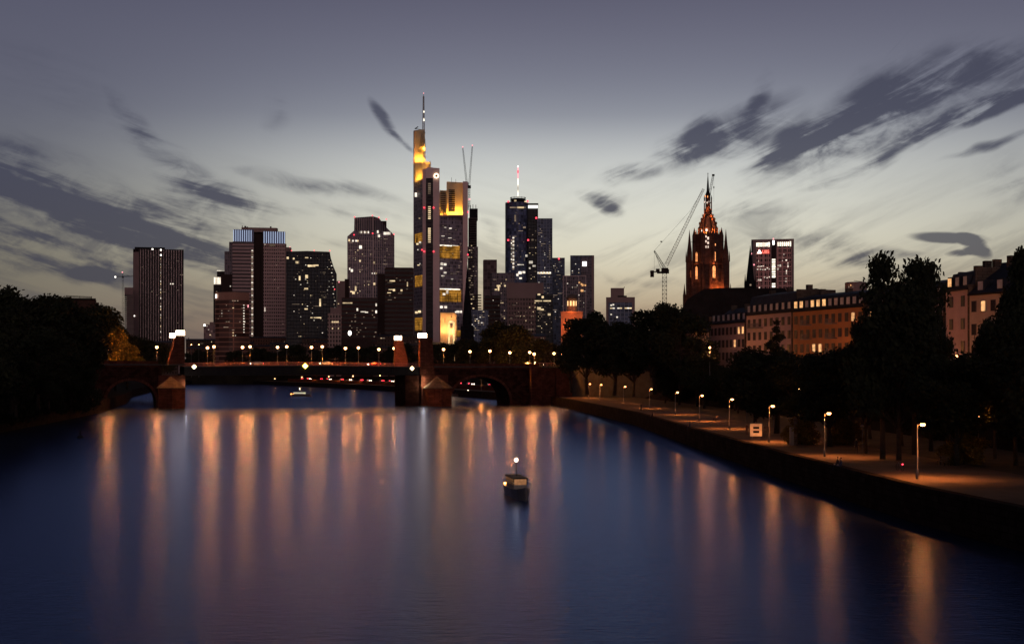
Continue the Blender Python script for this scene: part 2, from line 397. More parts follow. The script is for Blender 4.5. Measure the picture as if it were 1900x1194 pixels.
# deck and girder
MB().box(tl, tpl1, 0, WD, zdl, zdl+.35).build('deck', M_asph, br)
MB().box(bl(780), te1, 0, WD, zdr, zdr+.35).build('deck', M_asph, br)
N = 16
gt0, gt1 = tpl1-.4, bl(781)
def cam_z(t): k = (t-gt0)/(gt1-gt0); return 14.2+.45*math.sin(math.pi*k) - .1*k
for y0, y1 in ((.6, 1.4), (8, 9), (15.6, 16.4)):
    gd = MB()
    for i in range(N):
        a, b = gt0+(gt1-gt0)*i/N, gt0+(gt1-gt0)*(i+1)/N
        gd.add([(a,y0,11.0+.25*math.sin(math.pi*i/N)),(b,y0,11.0+.25*math.sin(math.pi*(i+1)/N)),(b,y1,11.0+.25*math.sin(math.pi*(i+1)/N)),(a,y1,11.0+.25*math.sin(math.pi*i/N)),(a,y0,cam_z(a)-.3),(b,y0,cam_z(b)-.3),(b,y1,cam_z(b)-.3),(a,y1,cam_z(a)-.3)],
               [(0,3,2,1),(0,1,5,4),(2,3,7,6)])
        gd.box(a+.1, a+.3, y0-.15, y0, 11.3, 13.9)
    gd.build('girder', M_dark, br)
gd = MB()
for i in range(N):
    a, b = gt0+(gt1-gt0)*i/N, gt0+(gt1-gt0)*(i+1)/N
    gd.add([(a,0,cam_z(a)-.3),(b,0,cam_z(b)-.3),(b,WD,cam_z(b)-.3),(a,WD,cam_z(a)-.3),(a,0,cam_z(a)+.05),(b,0,cam_z(b)+.05),(b,WD,cam_z(b)+.05),(a,WD,cam_z(a)+.05)],
           [(0,3,2,1),(4,5,6,7),(0,1,5,4),(2,3,7,6)])
gd.build('deck', M_asph, br)
M_rail = mat('red_railing', (.40,.15,.12), .6, var=.1)
for yy in (.12, WD-.12):                         # railings of the middle span
    rl = MB()
    for i in range(N):
        a, b = gt0+(gt1-gt0)*i/N, gt0+(gt1-gt0)*(i+1)/N
        for hh, rr in ((1.15, .07), (.15, .05), (.65, .03)): rl.bar((a,yy,cam_z(a)+hh), (b,yy,cam_z(b)+hh), rr)
        for k in range(14):
            t = a+(b-a)*k/14; z = cam_z(t); rl.bar((t,yy,z), (t,yy,z+1.15), .035 if k else .07)
    rl.build('railing', M_rail, br)
for yy in (.35, WD-.35):                         # stone parapets
    MB().box(tl, tpl0-.1, yy-.22, yy+.22, zdl+.35, zdl+1.25).box(tl, tpl0-.1, yy-.3, yy+.3, zdl+1.253, zdl+1.4).build('parapet', M_stone, br)
    MB().box(bl(804), te0+3, yy-.22, yy+.22, zdr+.35, zdr+1.2).box(bl(804), te0+3, yy-.3, yy+.3, zdr+1.203, zdr+1.35).build('parapet', M_stone, br)
rl = MB()
for k in range(24): 
    t = te0+3+(te1-te0-3)*k/23; rl.bar((t,.3,zdr+.35), (t,.3,zdr+1.6), .05)
rl.bar((te0+3,.3,zdr+1.6), (te1,.3,zdr+1.6), .06).build('railing', M_rail, br)
# piers, pylons
def pier(t0, t1, px_c, p0, p1, name='pier'):
    mb = MB(); mb.box(t0, t1, -.4, WD+.4, -3, 11.2); mb.build('pier', M_stone, br)
    c = bl(px_c); a, b = bl(p0), bl(p1); zb = bz(px_c, 720)
    mb = MB(); mb.prism([(a,-.41),(a,-5.0),(c,-8.4),(b,-5.0),(b,-.41)], -3, zb)
    mb.build('cutwater', M_stone, br)
    e = .5; mb = MB(); base = [(a-e,-.42),(a-e,-5.3),(c,-9.0),(b+e,-5.3),(b+e,-.42)]; top = [(c-.1,-2.4),(c-.1,-2.5),(c,-2.6),(c+.1,-2.5),(c+.1,-2.4)]
    mb.prism(base, zb+.003, zb+.25); mb.prism([(x*1.0, y) for x, y in base], zb+.253, bz(px_c, 698), top); mb.build('cutwater_cap', M_stone2, br)
pier(bl(294), bl(343.5), 316, 293, 341)
pier(bl(781), bl(831), 808, 787, 831)
MB().box(bl(752.5), bl(778), .2, WD-.2, -3, 11.0).build('pier', M_spand, br)
# pylons: sloping-sided blocks
def pylon(pts, y0, y1, mt=M_stone): return MB().yprism(pts, y0, y1).build('pylon', mt, br)
z = bz
pylon([(bl(311), zdl), (bl(343), zdl), (bl(343), z(330, 625)), (bl(326), z(330, 625))], .2, 2.6)
pylon([(bl(314), zdl), (bl(346), zdl), (bl(346), z(330, 624)), (bl(329), z(330, 624))], WD-2.8, WD-.3)
pylon([(bl(750), 14.2), (bl(777), 14.2), (bl(765), z(757, 629)), (bl(750), z(757, 629))], WD-2.8, WD-.3)
pylon([(bl(779.5), 11.0), (bl(806), 11.0), (bl(802), z(790, 627)), (bl(779.5), z(790, 627))], -.2, 2.4)
def lantern(px, py, y, wpx, label):
    t = bl(px); s_ = bs(t); zz = CH+(HY-py)*s_
    loc = br.matrix_basis @ Vector((t, y, 0)); r = root('lantern', (loc.x, loc.y, zz-1.2), label, 'lantern', 'square lanterns on the bridge pylons', rz=BA)
    hw = wpx*s_/2
    MB().box(-hw, hw, -hw*.8, hw*.8, .45, 1.95).build('glass_body', E_lant, r)
    MB().box(-hw-.12, hw+.12, -hw*.8-.12, hw*.8+.12, 1.953, 2.1).build('cap', M_dark, r)
    MB().box(-.25, .25, -.25, .25, -.1, .448).build('stem', M_dark, r)
br.rotation_euler = (0,0,BA); br.location = (-115,455,0)
bpy.context.view_layer.update()
lantern(335, 617, 1.4, 15, 'bright wide lantern on top of the left bridge pylon, nearer to the viewer')
lantern(326, 620, WD-1.5, 9, 'small bright lantern just left of and behind the one on the left bridge pylon')
lantern(757, 625, WD-1.5, 12, 'square lantern on the red lit pylon with the sloping side')
lantern(785, 622, 1.1, 14, 'square lantern on the tall dark pylon at the right river pier')

def bulb(parent, loc, e, rad, col=(1.0,.30,.045)):
    d = bpy.data.lights.new('lamp_light', 'POINT'); d.energy = e; d.color = col; d.shadow_soft_size = rad
    o = bpy.data.objects.new('lamp_light', d); COL.objects.link(o); o.location = loc; o.parent = parent; return o
# shared lamp prototype: bridge globe lamps
def globe_lamp(z_base, z_top, label, loc, group):
    r = root('street_lamp', (loc[0], loc[1], z_base), label, 'street lamp', group)
    h = z_top-z_base
    MB().lathe([(.14,0),(.14,.9),(.075,1.0),(.055,h-.5),(.055,h-.42)], 8).build('pole', M_steel, r, True)
    MB().lathe([(.05,h-.43),(.32,h-.32),(.49,h-.05),(.49,h+.12),(.34,h+.34),(.1,h+.42)], 10).build('globe', E_lamp, r, True)
    MB().lathe([(.32,h+.40),(.28,h+.47),(.03,h+.58)], 8).build('cap', M_dark, r)
    bulb(r, (0,0,h), 26000, .53)
    return r
near = [(200,647),(291,644),(385,645),(450,644),(515,644),(578,644),(641,646),(703,648),(872,652),(946,654),(991,656.5),(1044,657.5)]
far = [(397,643),(464,643),(532,643),(598,643),(665,645),(731,646),(823,648),(909,651),(983,653.5),(1028,655.5)]
order = ['first','second','third','fourth','fifth','sixth','seventh','eighth','ninth','tenth','eleventh','twelfth']
def on_bridge(t, y): q = br.matrix_world @ Vector((t, y, 0)); return q
for row, lst, y in (('near', near, .75), ('far', far, WD-.8)):
    for i, (px, py) in enumerate(lst):
        t = bl(px)
        for _ in range(6):
            q = on_bridge(t, y); t += ((px-CX)/F*q.y - q.x)
        q = on_bridge(t, y); zt = CH+(HY-py)/F*q.y
        zb = (zdl+.35 if t < gt0 else cam_z(t)+.05 if t < gt1 else zdr+.35)
        if t > te1: zb = 12.0
        globe_lamp(zb, zt, 'glowing globe lamp, %s from the left in the %s row on the bridge' % (order[i], 'nearer' if row == 'near' else 'farther'), (q.x, q.y), 'globe lamps along the bridge')
# navigation diamonds
for px, py, c2, lab in ((360,680,E_sign,'pale glowing diamond board on the bridge girder beside the left pier'), (566,678.5,E_ylw,'yellow glowing diamond board on the middle of the bridge girder'), (764,683,E_sign,'pale glowing diamond board beside the right bridge pylons')):
    t = bl(px); q = on_bridge(t, -.55); r = root('navigation_sign', (q.x, q.y, bz(px, py)), lab, 'sign', 'diamond navigation boards', rz=BA)
    mb = MB(); mb.yprism([(-.8,0),(0,-.8),(.8,0),(0,.8)], 0, .12); mb.build('board', E_sign, r)
    mb = MB(); mb.yprism([(-1.1,0),(0,-1.1),(1.1,0),(0,1.1)], .125, .2); mb.build('backing', c2 if c2 is E_ylw else M_dark, r)
    MB().box(-.1, .1, .2, 1.0, -.1, .1).build('bracket', M_dark, r)
# floodlights at the piers
def spot(loc, tgt, e, col, size=60, rad=.3, parent=None, name='floodlight'):
    d = bpy.data.lights.new(name, 'SPOT'); d.energy = e; d.color = col; d.spot_size = R(size); d.spot_blend = .6; d.shadow_soft_size = rad
    o = bpy.data.objects.new(name, d); COL.objects.link(o); o.location = loc
    o.rotation_euler = (Vector(tgt)-Vector(loc)).to_track_quat('-Z', 'Y').to_euler()
    if parent: o.parent = parent
    return o
def point(loc, e, col, rad=.3, parent=None, name='floodlight'):
    d = bpy.data.lights.new(name, 'POINT'); d.energy = e; d.color = col; d.shadow_soft_size = rad
    o = bpy.data.objects.new(name, d); COL.objects.link(o); o.location = loc
    if parent: o.parent = parent
    return o
for px, side in ((347, 1), (778.8, 1)):
    pass
point((bl(343.5)+.2, -1.6, 7.6), 420, (1,.78,.48), .2, br)
point((bl(783), -1.8, 7.6), 420, (1,.78,.48), .2, br); point((bl(785), -1.3, 9.5), 200, (1,.78,.48), .2, br)
point((bl(757), WD-8, 16.5), 700, (1,.30,.16), .3, br); point((bl(312)-2.2, .5, 18), 260, (1,.35,.2), .3, br)

# ------------------------------------------------------------------ towers of the skyline
class T:
    """a building facing the viewer at forward depth D; pixel coordinates of the photo give its real size in metres there"""
    def __init__(s, name, label, pxc, D, cat='tower', group=None, gz=GZ):
        s.c = pxc; s.D = D; s.s = D/F; s.th = math.atan((pxc-CX)/F); s.k = s.s*math.cos(s.th)
        s.r = root(name, ((pxc-CX)*s.s, D, gz), label, cat, group, rz=-s.th); s.gz = gz
    def x(s, px): return (px-s.c)*s.k
    def z(s, py): return CH+(HY-py)*s.s-s.gz
    def box(s, part, x0, x1, yt, yb, d0, d1, mt, chamf=0):
        return MB().box(s.x(x0), s.x(x1), d0, d1, (0 if yb is None else s.z(yb)), s.z(yt)).build(part, mt, s.r)
    def poly(s, part, pts, d0, d1, mt):           # silhouette polygon in photo pixels
        return MB().yprism([(s.x(a), (s.z(b) if b is not None else 0)) for a, b in pts], d0, d1).build(part, mt, s.r)
    def plan(s, part, pts, yt, yb, mt):           # plan polygon (px, depth)
        return MB().prism([(s.x(a), d) for a, d in pts], 0 if yb is None else s.z(yb), s.z(yt)).build(part, mt, s.r)
    def lit(s, px, py, w, h, mt=None, d=-.25, name='lit_window'):
        return MB().box(s.x(px-w/2), s.x(px+w/2), d, d+.2, s.z(py+h/2), s.z(py-h/2)).build(name, mt or E_win, s.r)
    def scatter(s, x0, x1, y0, y1, n, pitch=(3,3.2), w=(1.2,2.6), h=1.1, mats=None, seed=1, d=-.25):
        q = random.Random(seed); mats = mats or [E_win, E_winc, E_wdim, E_wdim]; done = set()
        for _ in range(n):
            gx = round(q.uniform(x0, x1)/pitch[0]); gy = round(q.uniform(y0, y1)/pitch[1])
            if (gx, gy) in done: continue
            done.add((gx, gy))
            if q.random() < .14: s.lit(min(max(gx*pitch[0], x0+3), x1-3), gy*pitch[1], min(q.uniform(4, 9), (x1-x0)*.4), h*.7, E_wdim, d); continue
            s.lit(min(max(gx*pitch[0], x0+1), x1-1), gy*pitch[1], q.uniform(*w), h*q.uniform(.7,1.15), q.choice(mats), d)
    def bars(s, part, xs, y0, y1, wpx, d0, d1, mt):
        mb = MB()
        for a in xs: mb.box(s.x(a-wpx/2), s.x(a+wpx/2), d0, d1, 0 if y1 is None else s.z(y1), s.z(y0))
        return mb.build(part, mt, s.r)
    def bands(s, part, ys, x0, x1, hpx, d0, d1, mt):
        mb = MB()
        for b in ys: mb.box(s.x(x0), s.x(x1), d0, d1, s.z(b+hpx/2), s.z(b-hpx/2))
        return mb.build(part, mt, s.r)
def fr_(a, b, st):
    r_ = []; 
    while a <= b: r_.append(a); a += st
    return r_
F_dark = facade('dark_bronze_glass', (.035,.022,.022), (.012,.009,.01), 3.2, 3.6, .2, .25)
F_blue = facade('blue_glass', (.07,.09,.13), (.05,.07,.12), 2.8, 3.5, .14, .14, .12)
F_bluem = facade('pale_framed_blue_glass', (.20,.23,.31), (.055,.075,.13), 3.3, 3.6, .18, .18, .15)
F_blk = facade('black_glass', (.014,.018,.026), (.008,.012,.018), 3.0, 3.6, .1, .12, .12)
F_rose = facade('rose_granite', (.50,.34,.33), (.08,.055,.055), 2.4, 3.9, .35, .5)
F_rose2 = facade('rose_band', (.46,.32,.32), (.07,.05,.055), 40, 3.9, .03, .48)
F_brick = facade('brown_band', (.36,.17,.12), (.10,.055,.045), 60, 4.4, .02, .22)
F_grey = facade('grey_mauve_glass', (.22,.17,.19), (.09,.08,.10), 2.4, 3.7, .2, .22, .2)
F_cb = facade('banded_glass', (.30,.25,.28), (.17,.15,.19), 1.6, 3.8, .12, .25, .18)
F_red = facade('red_framed_grid', (.75,.40,.36), (.03,.018,.02), 5.2, 5.2, .28, .26, .4)
F_brown = facade('brown_band_glass', (.07,.035,.032), (.015,.010,.011), 50, 3.9, .01, .45)
F_mau = facade('mauve_panel', (.33,.23,.22), (.22,.15,.15), 4.0, 4.2, .1, .1, .5)
M_cbst = mat('rose_cladding', (.74,.52,.50), .6, var=.08, scale=.05)
M_mull = mat('pale_mullion', (.72,.56,.55), .6, spec=.1)
M_rosep = mat('rose_plain', (.27,.185,.175), .8, var=.1, scale=.05)
M_brownp = mat('brown_plain', (.035,.02,.018), .85)
FL = [E_win, E_winc, E_wdim, E_wdim, E_wdim]

# A far left fin tower
a = T('office_tower', 'tall dark office tower with thin pale vertical fins, leftmost of the skyline', 294, 1750)
a.plan('wall', [(247,6),(258,0),(341,0),(341,34),(247,34)], 462, None, F_dark)
a.plan('corner_panel', [(247.3,5.5),(257.5,-.3),(258,-.3),(258,.2),(247.3,6.2)], 468, None, M_rosep)
a.plan('roof_block', [(250,4),(306,2),(306,30),(250,30)], 458.5, 462.1, M_black)
a.bars('fins', fr_(261, 340, 4.75), 463, None, .85, -.9, .1, M_mull)
for px, py in ((283,462.5),(298.5,463.5),(298.5,473)): a.lit(px, py, 2.6, 2.6, E_white, -1.1)
for i, py in enumerate(fr_(480, 630, 5.2)):
    if i % 4 != 3 or i < 12: a.lit(298.5, py, 1.7, 3.2, [E_win, E_wdim, E_winc][i % 3], -.4)
for px in (317, 321): a.lit(px, 526, 2.6, 2, E_winc, -.4)
a.scatter(262, 340, 470, 600, 16, seed=3, d=-.4, mats=[E_wdim])
a.lit(249.5, 586, 1.8, 2, E_white, 3)

b = T('construction_tower', 'unfinished building with open floor slabs between the thin tower crane and the fin tower', 240, 1700, 'building')
b.box('core', 235, 248, 534, None, 4, 26, M_rosep); b.bands('floor_slabs', fr_(548, 628, 3.6), 231, 248, .8, 0, 28, M_conc); b.box('parapet', 231, 247, 533, 546, 1, 27, M_rosep)

def hammer_crane(px, D, py0, py_top, jl, jr, py_j, label):
    t = T('tower_crane', label, px, D, 'crane'); w_ = 1.8
    MB().lattice((0,0,0), (0,0,t.z(py_j)), w_, 22, .14).build('mast', M_dark, t.r)
    MB().lattice((t.x(jl),0,t.z(py_j+.5)), (t.x(jr),0,t.z(py_j-1.5)), 1.3, 24, .12).build('jib', M_dark, t.r)
    mb = MB(); mb.bar((0,0,t.z(py_j)), (0,0,t.z(py_top)), .35); mb.bar((0,0,t.z(py_top)), (t.x(jr*.6+px*.4),0,t.z(py_j-2)), .12); mb.bar((0,0,t.z(py_top)), (t.x(jl),0,t.z(py_j)), .12); mb.build('tie', M_dark, t.r)
    MB().box(-1.2,1.2,-2.2,-.9,t.z(py_j+2.5),t.z(py_j)).build('cab', M_dark, t.r)
    return t
c = hammer_crane(228, 1650, 628, 506, 213, 247, 513, 'thin horizontal-jib tower crane left of the fin tower')
c.lit(214, 514, 2.6, 2.6, E_white, -1.5, 'lamp'); c.lit(227, 505, 2.2, 2.2, E_pink, -1.5, 'lamp')

d = T('office_block', 'small mauve office block with a white lamp left of the round brown building', 388, 1500, 'building')
d.box('wall', 378, 399, 602, None, 0, 20, F_mau); d.box('roof_block', 389, 398, 597, 602.1, 3, 15, M_rosep); d.lit(379.5, 603, 3.6, 3.6, E_white); d.scatter(381, 396, 606, 628, 6, seed=5)

# D brown banded building
e = T('office_building', 'rounded brown office building with pale horizontal bands', 432, 1250, 'building')
pts = [(399,8)] + [(400+ i*6.2, 8-8*math.sin(math.pi*i/10)) for i in range(11)] + [(463,8),(463,30),(399,30)]
e.plan('wall', pts, 543, None, F_brick); e.plan('parapet', [(q[0], q[1]-.25) for q in pts[:-2]]+[(463,29),(399,29)], 541.5, 556, mat('brown_cladding', (.33,.17,.125), .7))
e.scatter(404, 458, 558, 628, 22, (4.2,5.1), (1.5,3), 1.4, FL, 7, -1.2)
for py in fr_(566, 616, 5.0): e.lit(452.5, py, 2.4, 1.5, E_winc, -3)
for px in (432, 436, 441): e.lit(px, 558.5, 2.6, 1.6, E_wdim, -8.3)
e.lit(401, 549, 2.8, 7, E_white, 5); e.lit(460.5, 567, 2, 5, E_pink, 4)

# E lit-cap towers at left edge of twin
f = T('slender_tower', 'narrow dark tower with glowing white striped cap left of the twin slab tower', 405, 1600)
f.box('wall', 396, 412, 528, None, 0, 20, F_dark); f.box('crown', 397, 411, 513, 528.1, 1, 18, M_rosep); f.bars('crown_lights', [397.8, 400.4, 403, 405.6, 408.2], 514, 527, 1.6, .5, 1, E_crown); f.scatter(398, 411, 540, 600, 8, seed=8)
f = T('slender_tower', 'dark tower with a white lit roof edge behind the striped-cap tower', 410, 1680)
f.box('wall', 402.5, 418, 503, None, 0, 20, F_dark); f.lit(409.5, 502, 14, 1.6, E_winc, 0, 'edge_light')

# F twin slab tower
h = T('twin_tower', 'twin slab skyscraper with white vertical tube lights round both crowns', 478, 1500)
h.box('wall', 431.5, 471, 449, None, 0, 30, F_rose2)
h.box('wall', 489, 529, 452, None, -6, 26, F_rose)
h.box('core', 470.5, 489.5, 424, None, 8, 32, M_brownp)
h.box('corner_pier', 529, 531.5, 452, None, -5, 26, M_rosep); h.box('corner_pier', 485, 489, 452, None, -4, 26, M_brownp)
h.box('crown', 433, 471, 426, 449.1, 1, 29, mat('crown_blue_panel', (.10,.12,.20), .4)); h.box('crown', 488.5, 529.5, 429.5, 452.1, -5.2, 25, MC['crown_blue_panel'])
h.bars('crown_lights', fr_(433.6, 470, 4.05), 427, 448, 1.15, .2, .9, E_blue); h.bars('crown_lights', fr_(490, 528, 4.2), 430, 451.5, 1.15, -6.2, -5.5, E_blue)
h.plan('roof_block', [(448,4),(470,3),(513,3),(516,8),(513,28),(448,28)], 421.5, 430, M_rosep)
mb = MB(); q = random.Random(2)
for _ in range(12):
    xx = q.uniform(449, 460); mb.bar((h.x(xx),8,h.z(422)), (h.x(xx),8,h.z(q.uniform(417.5,420.5))), .5)
mb.box(h.x(501), h.x(504), 8, 10, h.z(421.6), h.z(418)); mb.build('antennas', M_dark, h.r)
for i, py in enumerate(fr_(465, 628, 3.95)): h.lit(468, py, 3, 2.2, [E_winc, E_wdim, E_wdim][i % 3])
h.bars('crown_window', [505], 453, 457, 10, -6.6, -6.2, E_wdim); h.lit(491.5, 454, 1.4, 2.6, E_winc, -6.5); h.lit(491.5, 574, 1.2, 8, E_winc, -6.5)
h.scatter(492, 527, 460, 620, 14, (3,3.9), (1,2), 1.0, [E_wdim], 12, -6.5)
h.box('side_slab', 425, 431.4, 448.5, None, 6, 28, F_grey); h.box('side_slab', 416.5, 424.9, 466, None, 8, 28, F_grey); h.box('side_slab', 411, 431, 509, None, 4, 5.9, M_brownp)
h.lit(427.5, 531, 2, 2, E_winc, 3.6)
f = T('low_tower', 'stub of a rose tower roof between the twin tower and the black glass tower', 534, 1620); f.plan('wall', [(528,0),(540,0),(541,14),(528,14)], 458.5, None, M_rosep); f.lit(538, 458, 1.5, 1.5, E_pink, -1, 'beacon')

# H black glass tower
h = T('glass_tower', 'broad black glass tower with scattered lit windows and a slanting right shoulder', 578, 1350)
h.poly('wall', [(531,None),(531,467),(570,465.5),(612,466.5),(614,478),(619,494),(625,508),(625,None)], 0, 32, F_blk)
h.scatter(543, 612, 472, 628, 85, (3.1,3.3), (.9,2.1), 1.0, [E_winc, E_wdim, E_wdim, E_wdim, E_win], 21)
for px, py, ww, hh in ((569,478,6,1.8),(551,487,5,4),(578,493,14,3.6),(586,492,10,2.4),(569,513,5,6),(568,535.5,7,3),(568,573,6,2.4),(594,561,3,14),(578,589,4,2),(589,589,14,2),(534,479,4,4),(545,480,3,3),(556,516,3,8)): h.lit(px, py, ww, hh, E_win, -.5)
for k in range(22): h.lit(614+k*.5+(k % 3), 486+k*6.5, 2.2, 1.3, [E_wdim, E_winc][k % 2], -.5)
for px, py in ((541,465.5),(583,464.5),(612,464.5),(621,536)): h.lit(px, py, 1.6, 1.6, E_red, -.6, 'beacon')
f = T('narrow_tower', 'narrow dark tower with red lamp right of the black glass tower', 634, 1500)
f.box('wall', 625, 640, 521, None, 0, 20, M_rosep); f.box('wall', 639.5, 648, 517, None, 2, 20, M_brownp); f.lit(629, 523, 1.8, 2.4, E_pink, -.6, 'beacon'); f.scatter(627, 638, 560, 600, 4, seed=31)

# J chamfered mullion tower
h = T('mullion_tower', 'mauve skyscraper with pale vertical mullions, chamfered shoulders and red corner beacons', 688, 1560)
F_mul = facade('mullion_glass', (.34,.27,.30), (.10,.085,.115), 2.5, 3.9, .2, .18, .16)
h.poly('wall', [(644.5,None),(644.5,439),(657,428),(692,428),(692,None)], 0, 30, F_mul)
h.poly('wall', [(692,None),(692,420),(717,421),(732,436),(732,None)], 1.5, 30, F_mul)
h.poly('crown', [(657,428.1),(657.5,404),(692,401),(703,404),(717,421.1),(717,428.1)], .6, 28, facade('crown_fins', (.2,.15,.17), (.05,.045,.06), 2.6, 60, .3, .02))
h.box('rear_block', 703, 717.5, 407.5, 430, 12, 26, M_brownp)
h.bars('mullions', fr_(646, 691, 4.2), 441, None, .6, -.7, .05, M_mull); h.bars('mullions', fr_(693, 731, 3.8), 437, None, .55, .8, 1.55, M_mull); h.bars('corner_pier', [692], 402, None, 1.4, -1.1, .5, M_mull)
h.bars('mullions', fr_(659, 690, 4.0), 404.5, 428, .5, -.1, .6, M_mull)
h.bands('floor_bands', [447, 464, 474.5, 487, 498, 511], 644.5, 691, .5, -.5, 0, M_mull); h.bands('floor_bands', [449, 467, 478, 490, 503], 692.7, 731.5, .5, 1, 1.5, M_mull)
for k in range(6): h.lit(667+k*3.3, 431, 2.2, 4, [E_wdim, E_winc][k % 2], -.6)
for k in range(5): h.lit(713+k*2.6, 432.5, 1.9, 5, E_winc, .6)
for px, py, ww, hh in ((669,458.5,5,6),(701,430,3,5),(703,437.5,4,5),(668,484,3,3),(648,446,3,4),(655,447,3,3),(661,447,3,3),(664,447,2,3),(694,487,3,4),(653,502,4,5),(649,499,2,4),(691,507,2,2.5),(695,507,2,2.5),(698,507,2,2.5),(694,526.5,4.4,4.4),(656,543,5,5),(660,535,3,8),(652,541,4,2),(684,528,2,2)): h.lit(px, py, ww, hh, [E_win, E_winc][int(px) % 2], -.8)
h.scatter(647, 689, 440, 548, 40, (4.2,3.6), (1,2.4), 1.2, [E_wdim, E_wdim, E_win], 41, -.5); h.scatter(694, 730, 440, 500, 16, (3.8,3.6), (1,2.2), 1.2, [E_wdim], 42, .9)
for px, py in ((658,403),(691,400),(703,403),(717,406.5),(657,436),(691.5,433),(731,434)): h.lit(px, py, 1.9, 1.9, E_red, -1.4, 'beacon')

# K, L, M
h = T('office_building', 'low brown office building with one row of lit top windows under the mullion tower', 667, 1150, 'building')
h.box('wall', 634, 700, 552, None, 0, 30, F_brown)
for k in range(7): h.lit(637+k*2.6, 562, 2, 2, E_win)
for px, py, ww, hh in ((663,574,3,5),(698,565,2.5,5),(674,578,10,1.6),(698,578,3,5),(680,579,6,2)): h.lit(px, py, ww, hh, E_winc)
h.scatter(640, 698, 566, 624, 22, (3.2,4), (1.4,3), 1.2, [E_wdim], 51)
h = T('office_tower', 'dark brown horizontally banded tower with a stepped top left of the tall gold-crowned tower', 735, 1180)
h.box('wall', 700, 767.5, 507, None, 4, 36, M_brownp); h.box('wall', 714, 767.4, 497, None, 0, 34, F_brown); h.box('roof_edge', 716, 766, 495.5, 497.2, 3, 30, M_black)
for px, py, ww, hh in ((728,521,10,2.2),(731,538,4,4),(745,538.5,3.6,3.6),(756,527,2,8),(722,543,7,1.2),(727,537,12,1)): h.lit(px, py, ww, hh, E_win)
h.scatter(716, 765, 515, 560, 14, (3.2,4), (1.4,4), 1, [E_wdim], 52)
h = T('office_block', 'small pale gridded block in front of the black glass tower', 621, 1050, 'building')
h.box('wall', 608, 633, 581, None, 0, 18, facade('pale_grid', (.36,.26,.24), (.05,.035,.035), 2.3, 3.2, .4, .35)); h.box('roof_block', 613, 632, 570, 581.1, 2, 15, M_rosep)
for px in (616.5,620,623.5,627): h.lit(px, 597, 2, 2.6, E_win)
for px in (617,628): h.lit(px, 609, 2, 2, E_win)
h = T('building', 'dark low building carrying the small round white sign', 655, 1000, 'building'); h.box('wall', 634, 690, 627, None, 0, 20, M_brownp); h.box('sign_post', 648.3, 649.7, 622, 627, 2, 2.4, M_dark)
MB().lathe([(.1,-1.9),(1.0,-1.3),(1.35,0),(1.0,1.3),(.1,1.9)], 12, (h.x(649), 2, h.z(617.5))).build('sign_globe', E_white, h.r, True)

# N the tall tower with the golden crown
h = T('landmark_tower', 'tallest skyscraper with golden floodlit crown, pale corner columns and long mast', 815, 1380)
h.plan('wall', [(767,30),(785,5),(800,5),(800,44),(767,44)], 330, None, F_cb)
h.plan('edge_column', [(766,33),(768,29),(769,32),(769,46),(766,46)], 233, None, M_cbst)
h.plan('crown_block', [(768,32),(787,26),(787,42),(768,42)], 232, 295, M_goldm)
h.plan('crown_block', [(768.5,27),(783,20),(799,20),(799,40),(768.5,40)], 295, 330, M_goldm)
h.plan('corner_column', [(784,0),(790.2,-2.5),(790.2,10),(784,10)], 314, None, M_cbst)
h.plan('corner_column', [(803.5,-2.5),(815.5,0),(815.5,14),(803.5,10)], 312, None, M_cbst)
h.plan('corner_head', [(790.2,-2.4),(803.5,-2.4),(803.5,8),(790.2,8)], 311.5, 331, M_cbst)
h.plan('window_strip', [(790.3,-.8),(803.4,-.8),(803.4,8),(790.3,8)], 331.1, None, facade('dark_strip', (.035,.025,.03), (.02,.016,.02), 20, 3.8, .02, .3))
h.plan('wall', [(815.6,4),(859.2,14),(859.2,44),(815.6,44)], 398, None, F_cb)
h.plan('wall', [(799,21),(816,21),(816,42),(799,42)], 352, None, M_cbst)
h.poly('edge_column', [(859,None),(859.2,333.5),(868.5,334),(868.5,470),(866,520),(862,570),(860,None)], 10, 42, M_cbst)
h.plan('crown_block', [(829,15),(859.1,20),(859.1,42),(829,42)], 333, 398.1, M_goldm)
h.plan('crown_block', [(816,18),(829,20),(829,42),(816,42)], 348.5, 398.1, M_goldm)
h.bands('louvres', fr_(349, 390, 3.6), 833, 844.5, 1.6, 14.4, 15.6, M_black)
h.bands('louvres', fr_(352, 392, 3.6), 817.5, 827, 1.4, 17.2, 18.6, M_black)
h.bands('ledge', [398.6], 815.7, 859, 1.4, 3.6, 14, M_cbst); 
# gold atria (lit glass)
def atr(x0, x1, y0, y1, dd):
    mb = MB(); mb.add([(h.x(x0),dd[0],h.z(y1)),(h.x(x1),dd[1],h.z(y1)),(h.x(x1),dd[1],h.z(y0)),(h.x(x0),dd[0],h.z(y0)),(h.x(x0),dd[0]+.3,h.z(y1)),(h.x(x1),dd[1]+.3,h.z(y1)),(h.x(x1),dd[1]+.3,h.z(y0)),(h.x(x0),dd[0]+.3,h.z(y0))], [(0,1,2,3),(4,7,6,5),(3,2,6,7),(0,4,5,1)])
    mb.build('atrium_glass', E_gold, h.r)
    mb = MB(); q = random.Random(int(y0))
    for k in range(10):
        xx = x0+(x1-x0)*q.random(); dz = dd[0]+(dd[1]-dd[0])*(xx-x0)/(x1-x0); mb.box(h.x(xx), h.x(xx+.5), dz-.35, dz-.05, h.z(y1), h.z(y0+q.uniform(2,9)))
    for k in range(5):
        yy = y0+(y1-y0)*(k+.8)/5; mb.add([(h.x(x0),dd[0]-.25,h.z(yy+.5)),(h.x(x1),dd[1]-.25,h.z(yy+.5)),(h.x(x1),dd[1]-.25,h.z(yy)),(h.x(x0),dd[0]-.25,h.z(yy))], [(0,1,2,3)])
    mb.build('atrium_bars', M_brownp, h.r)
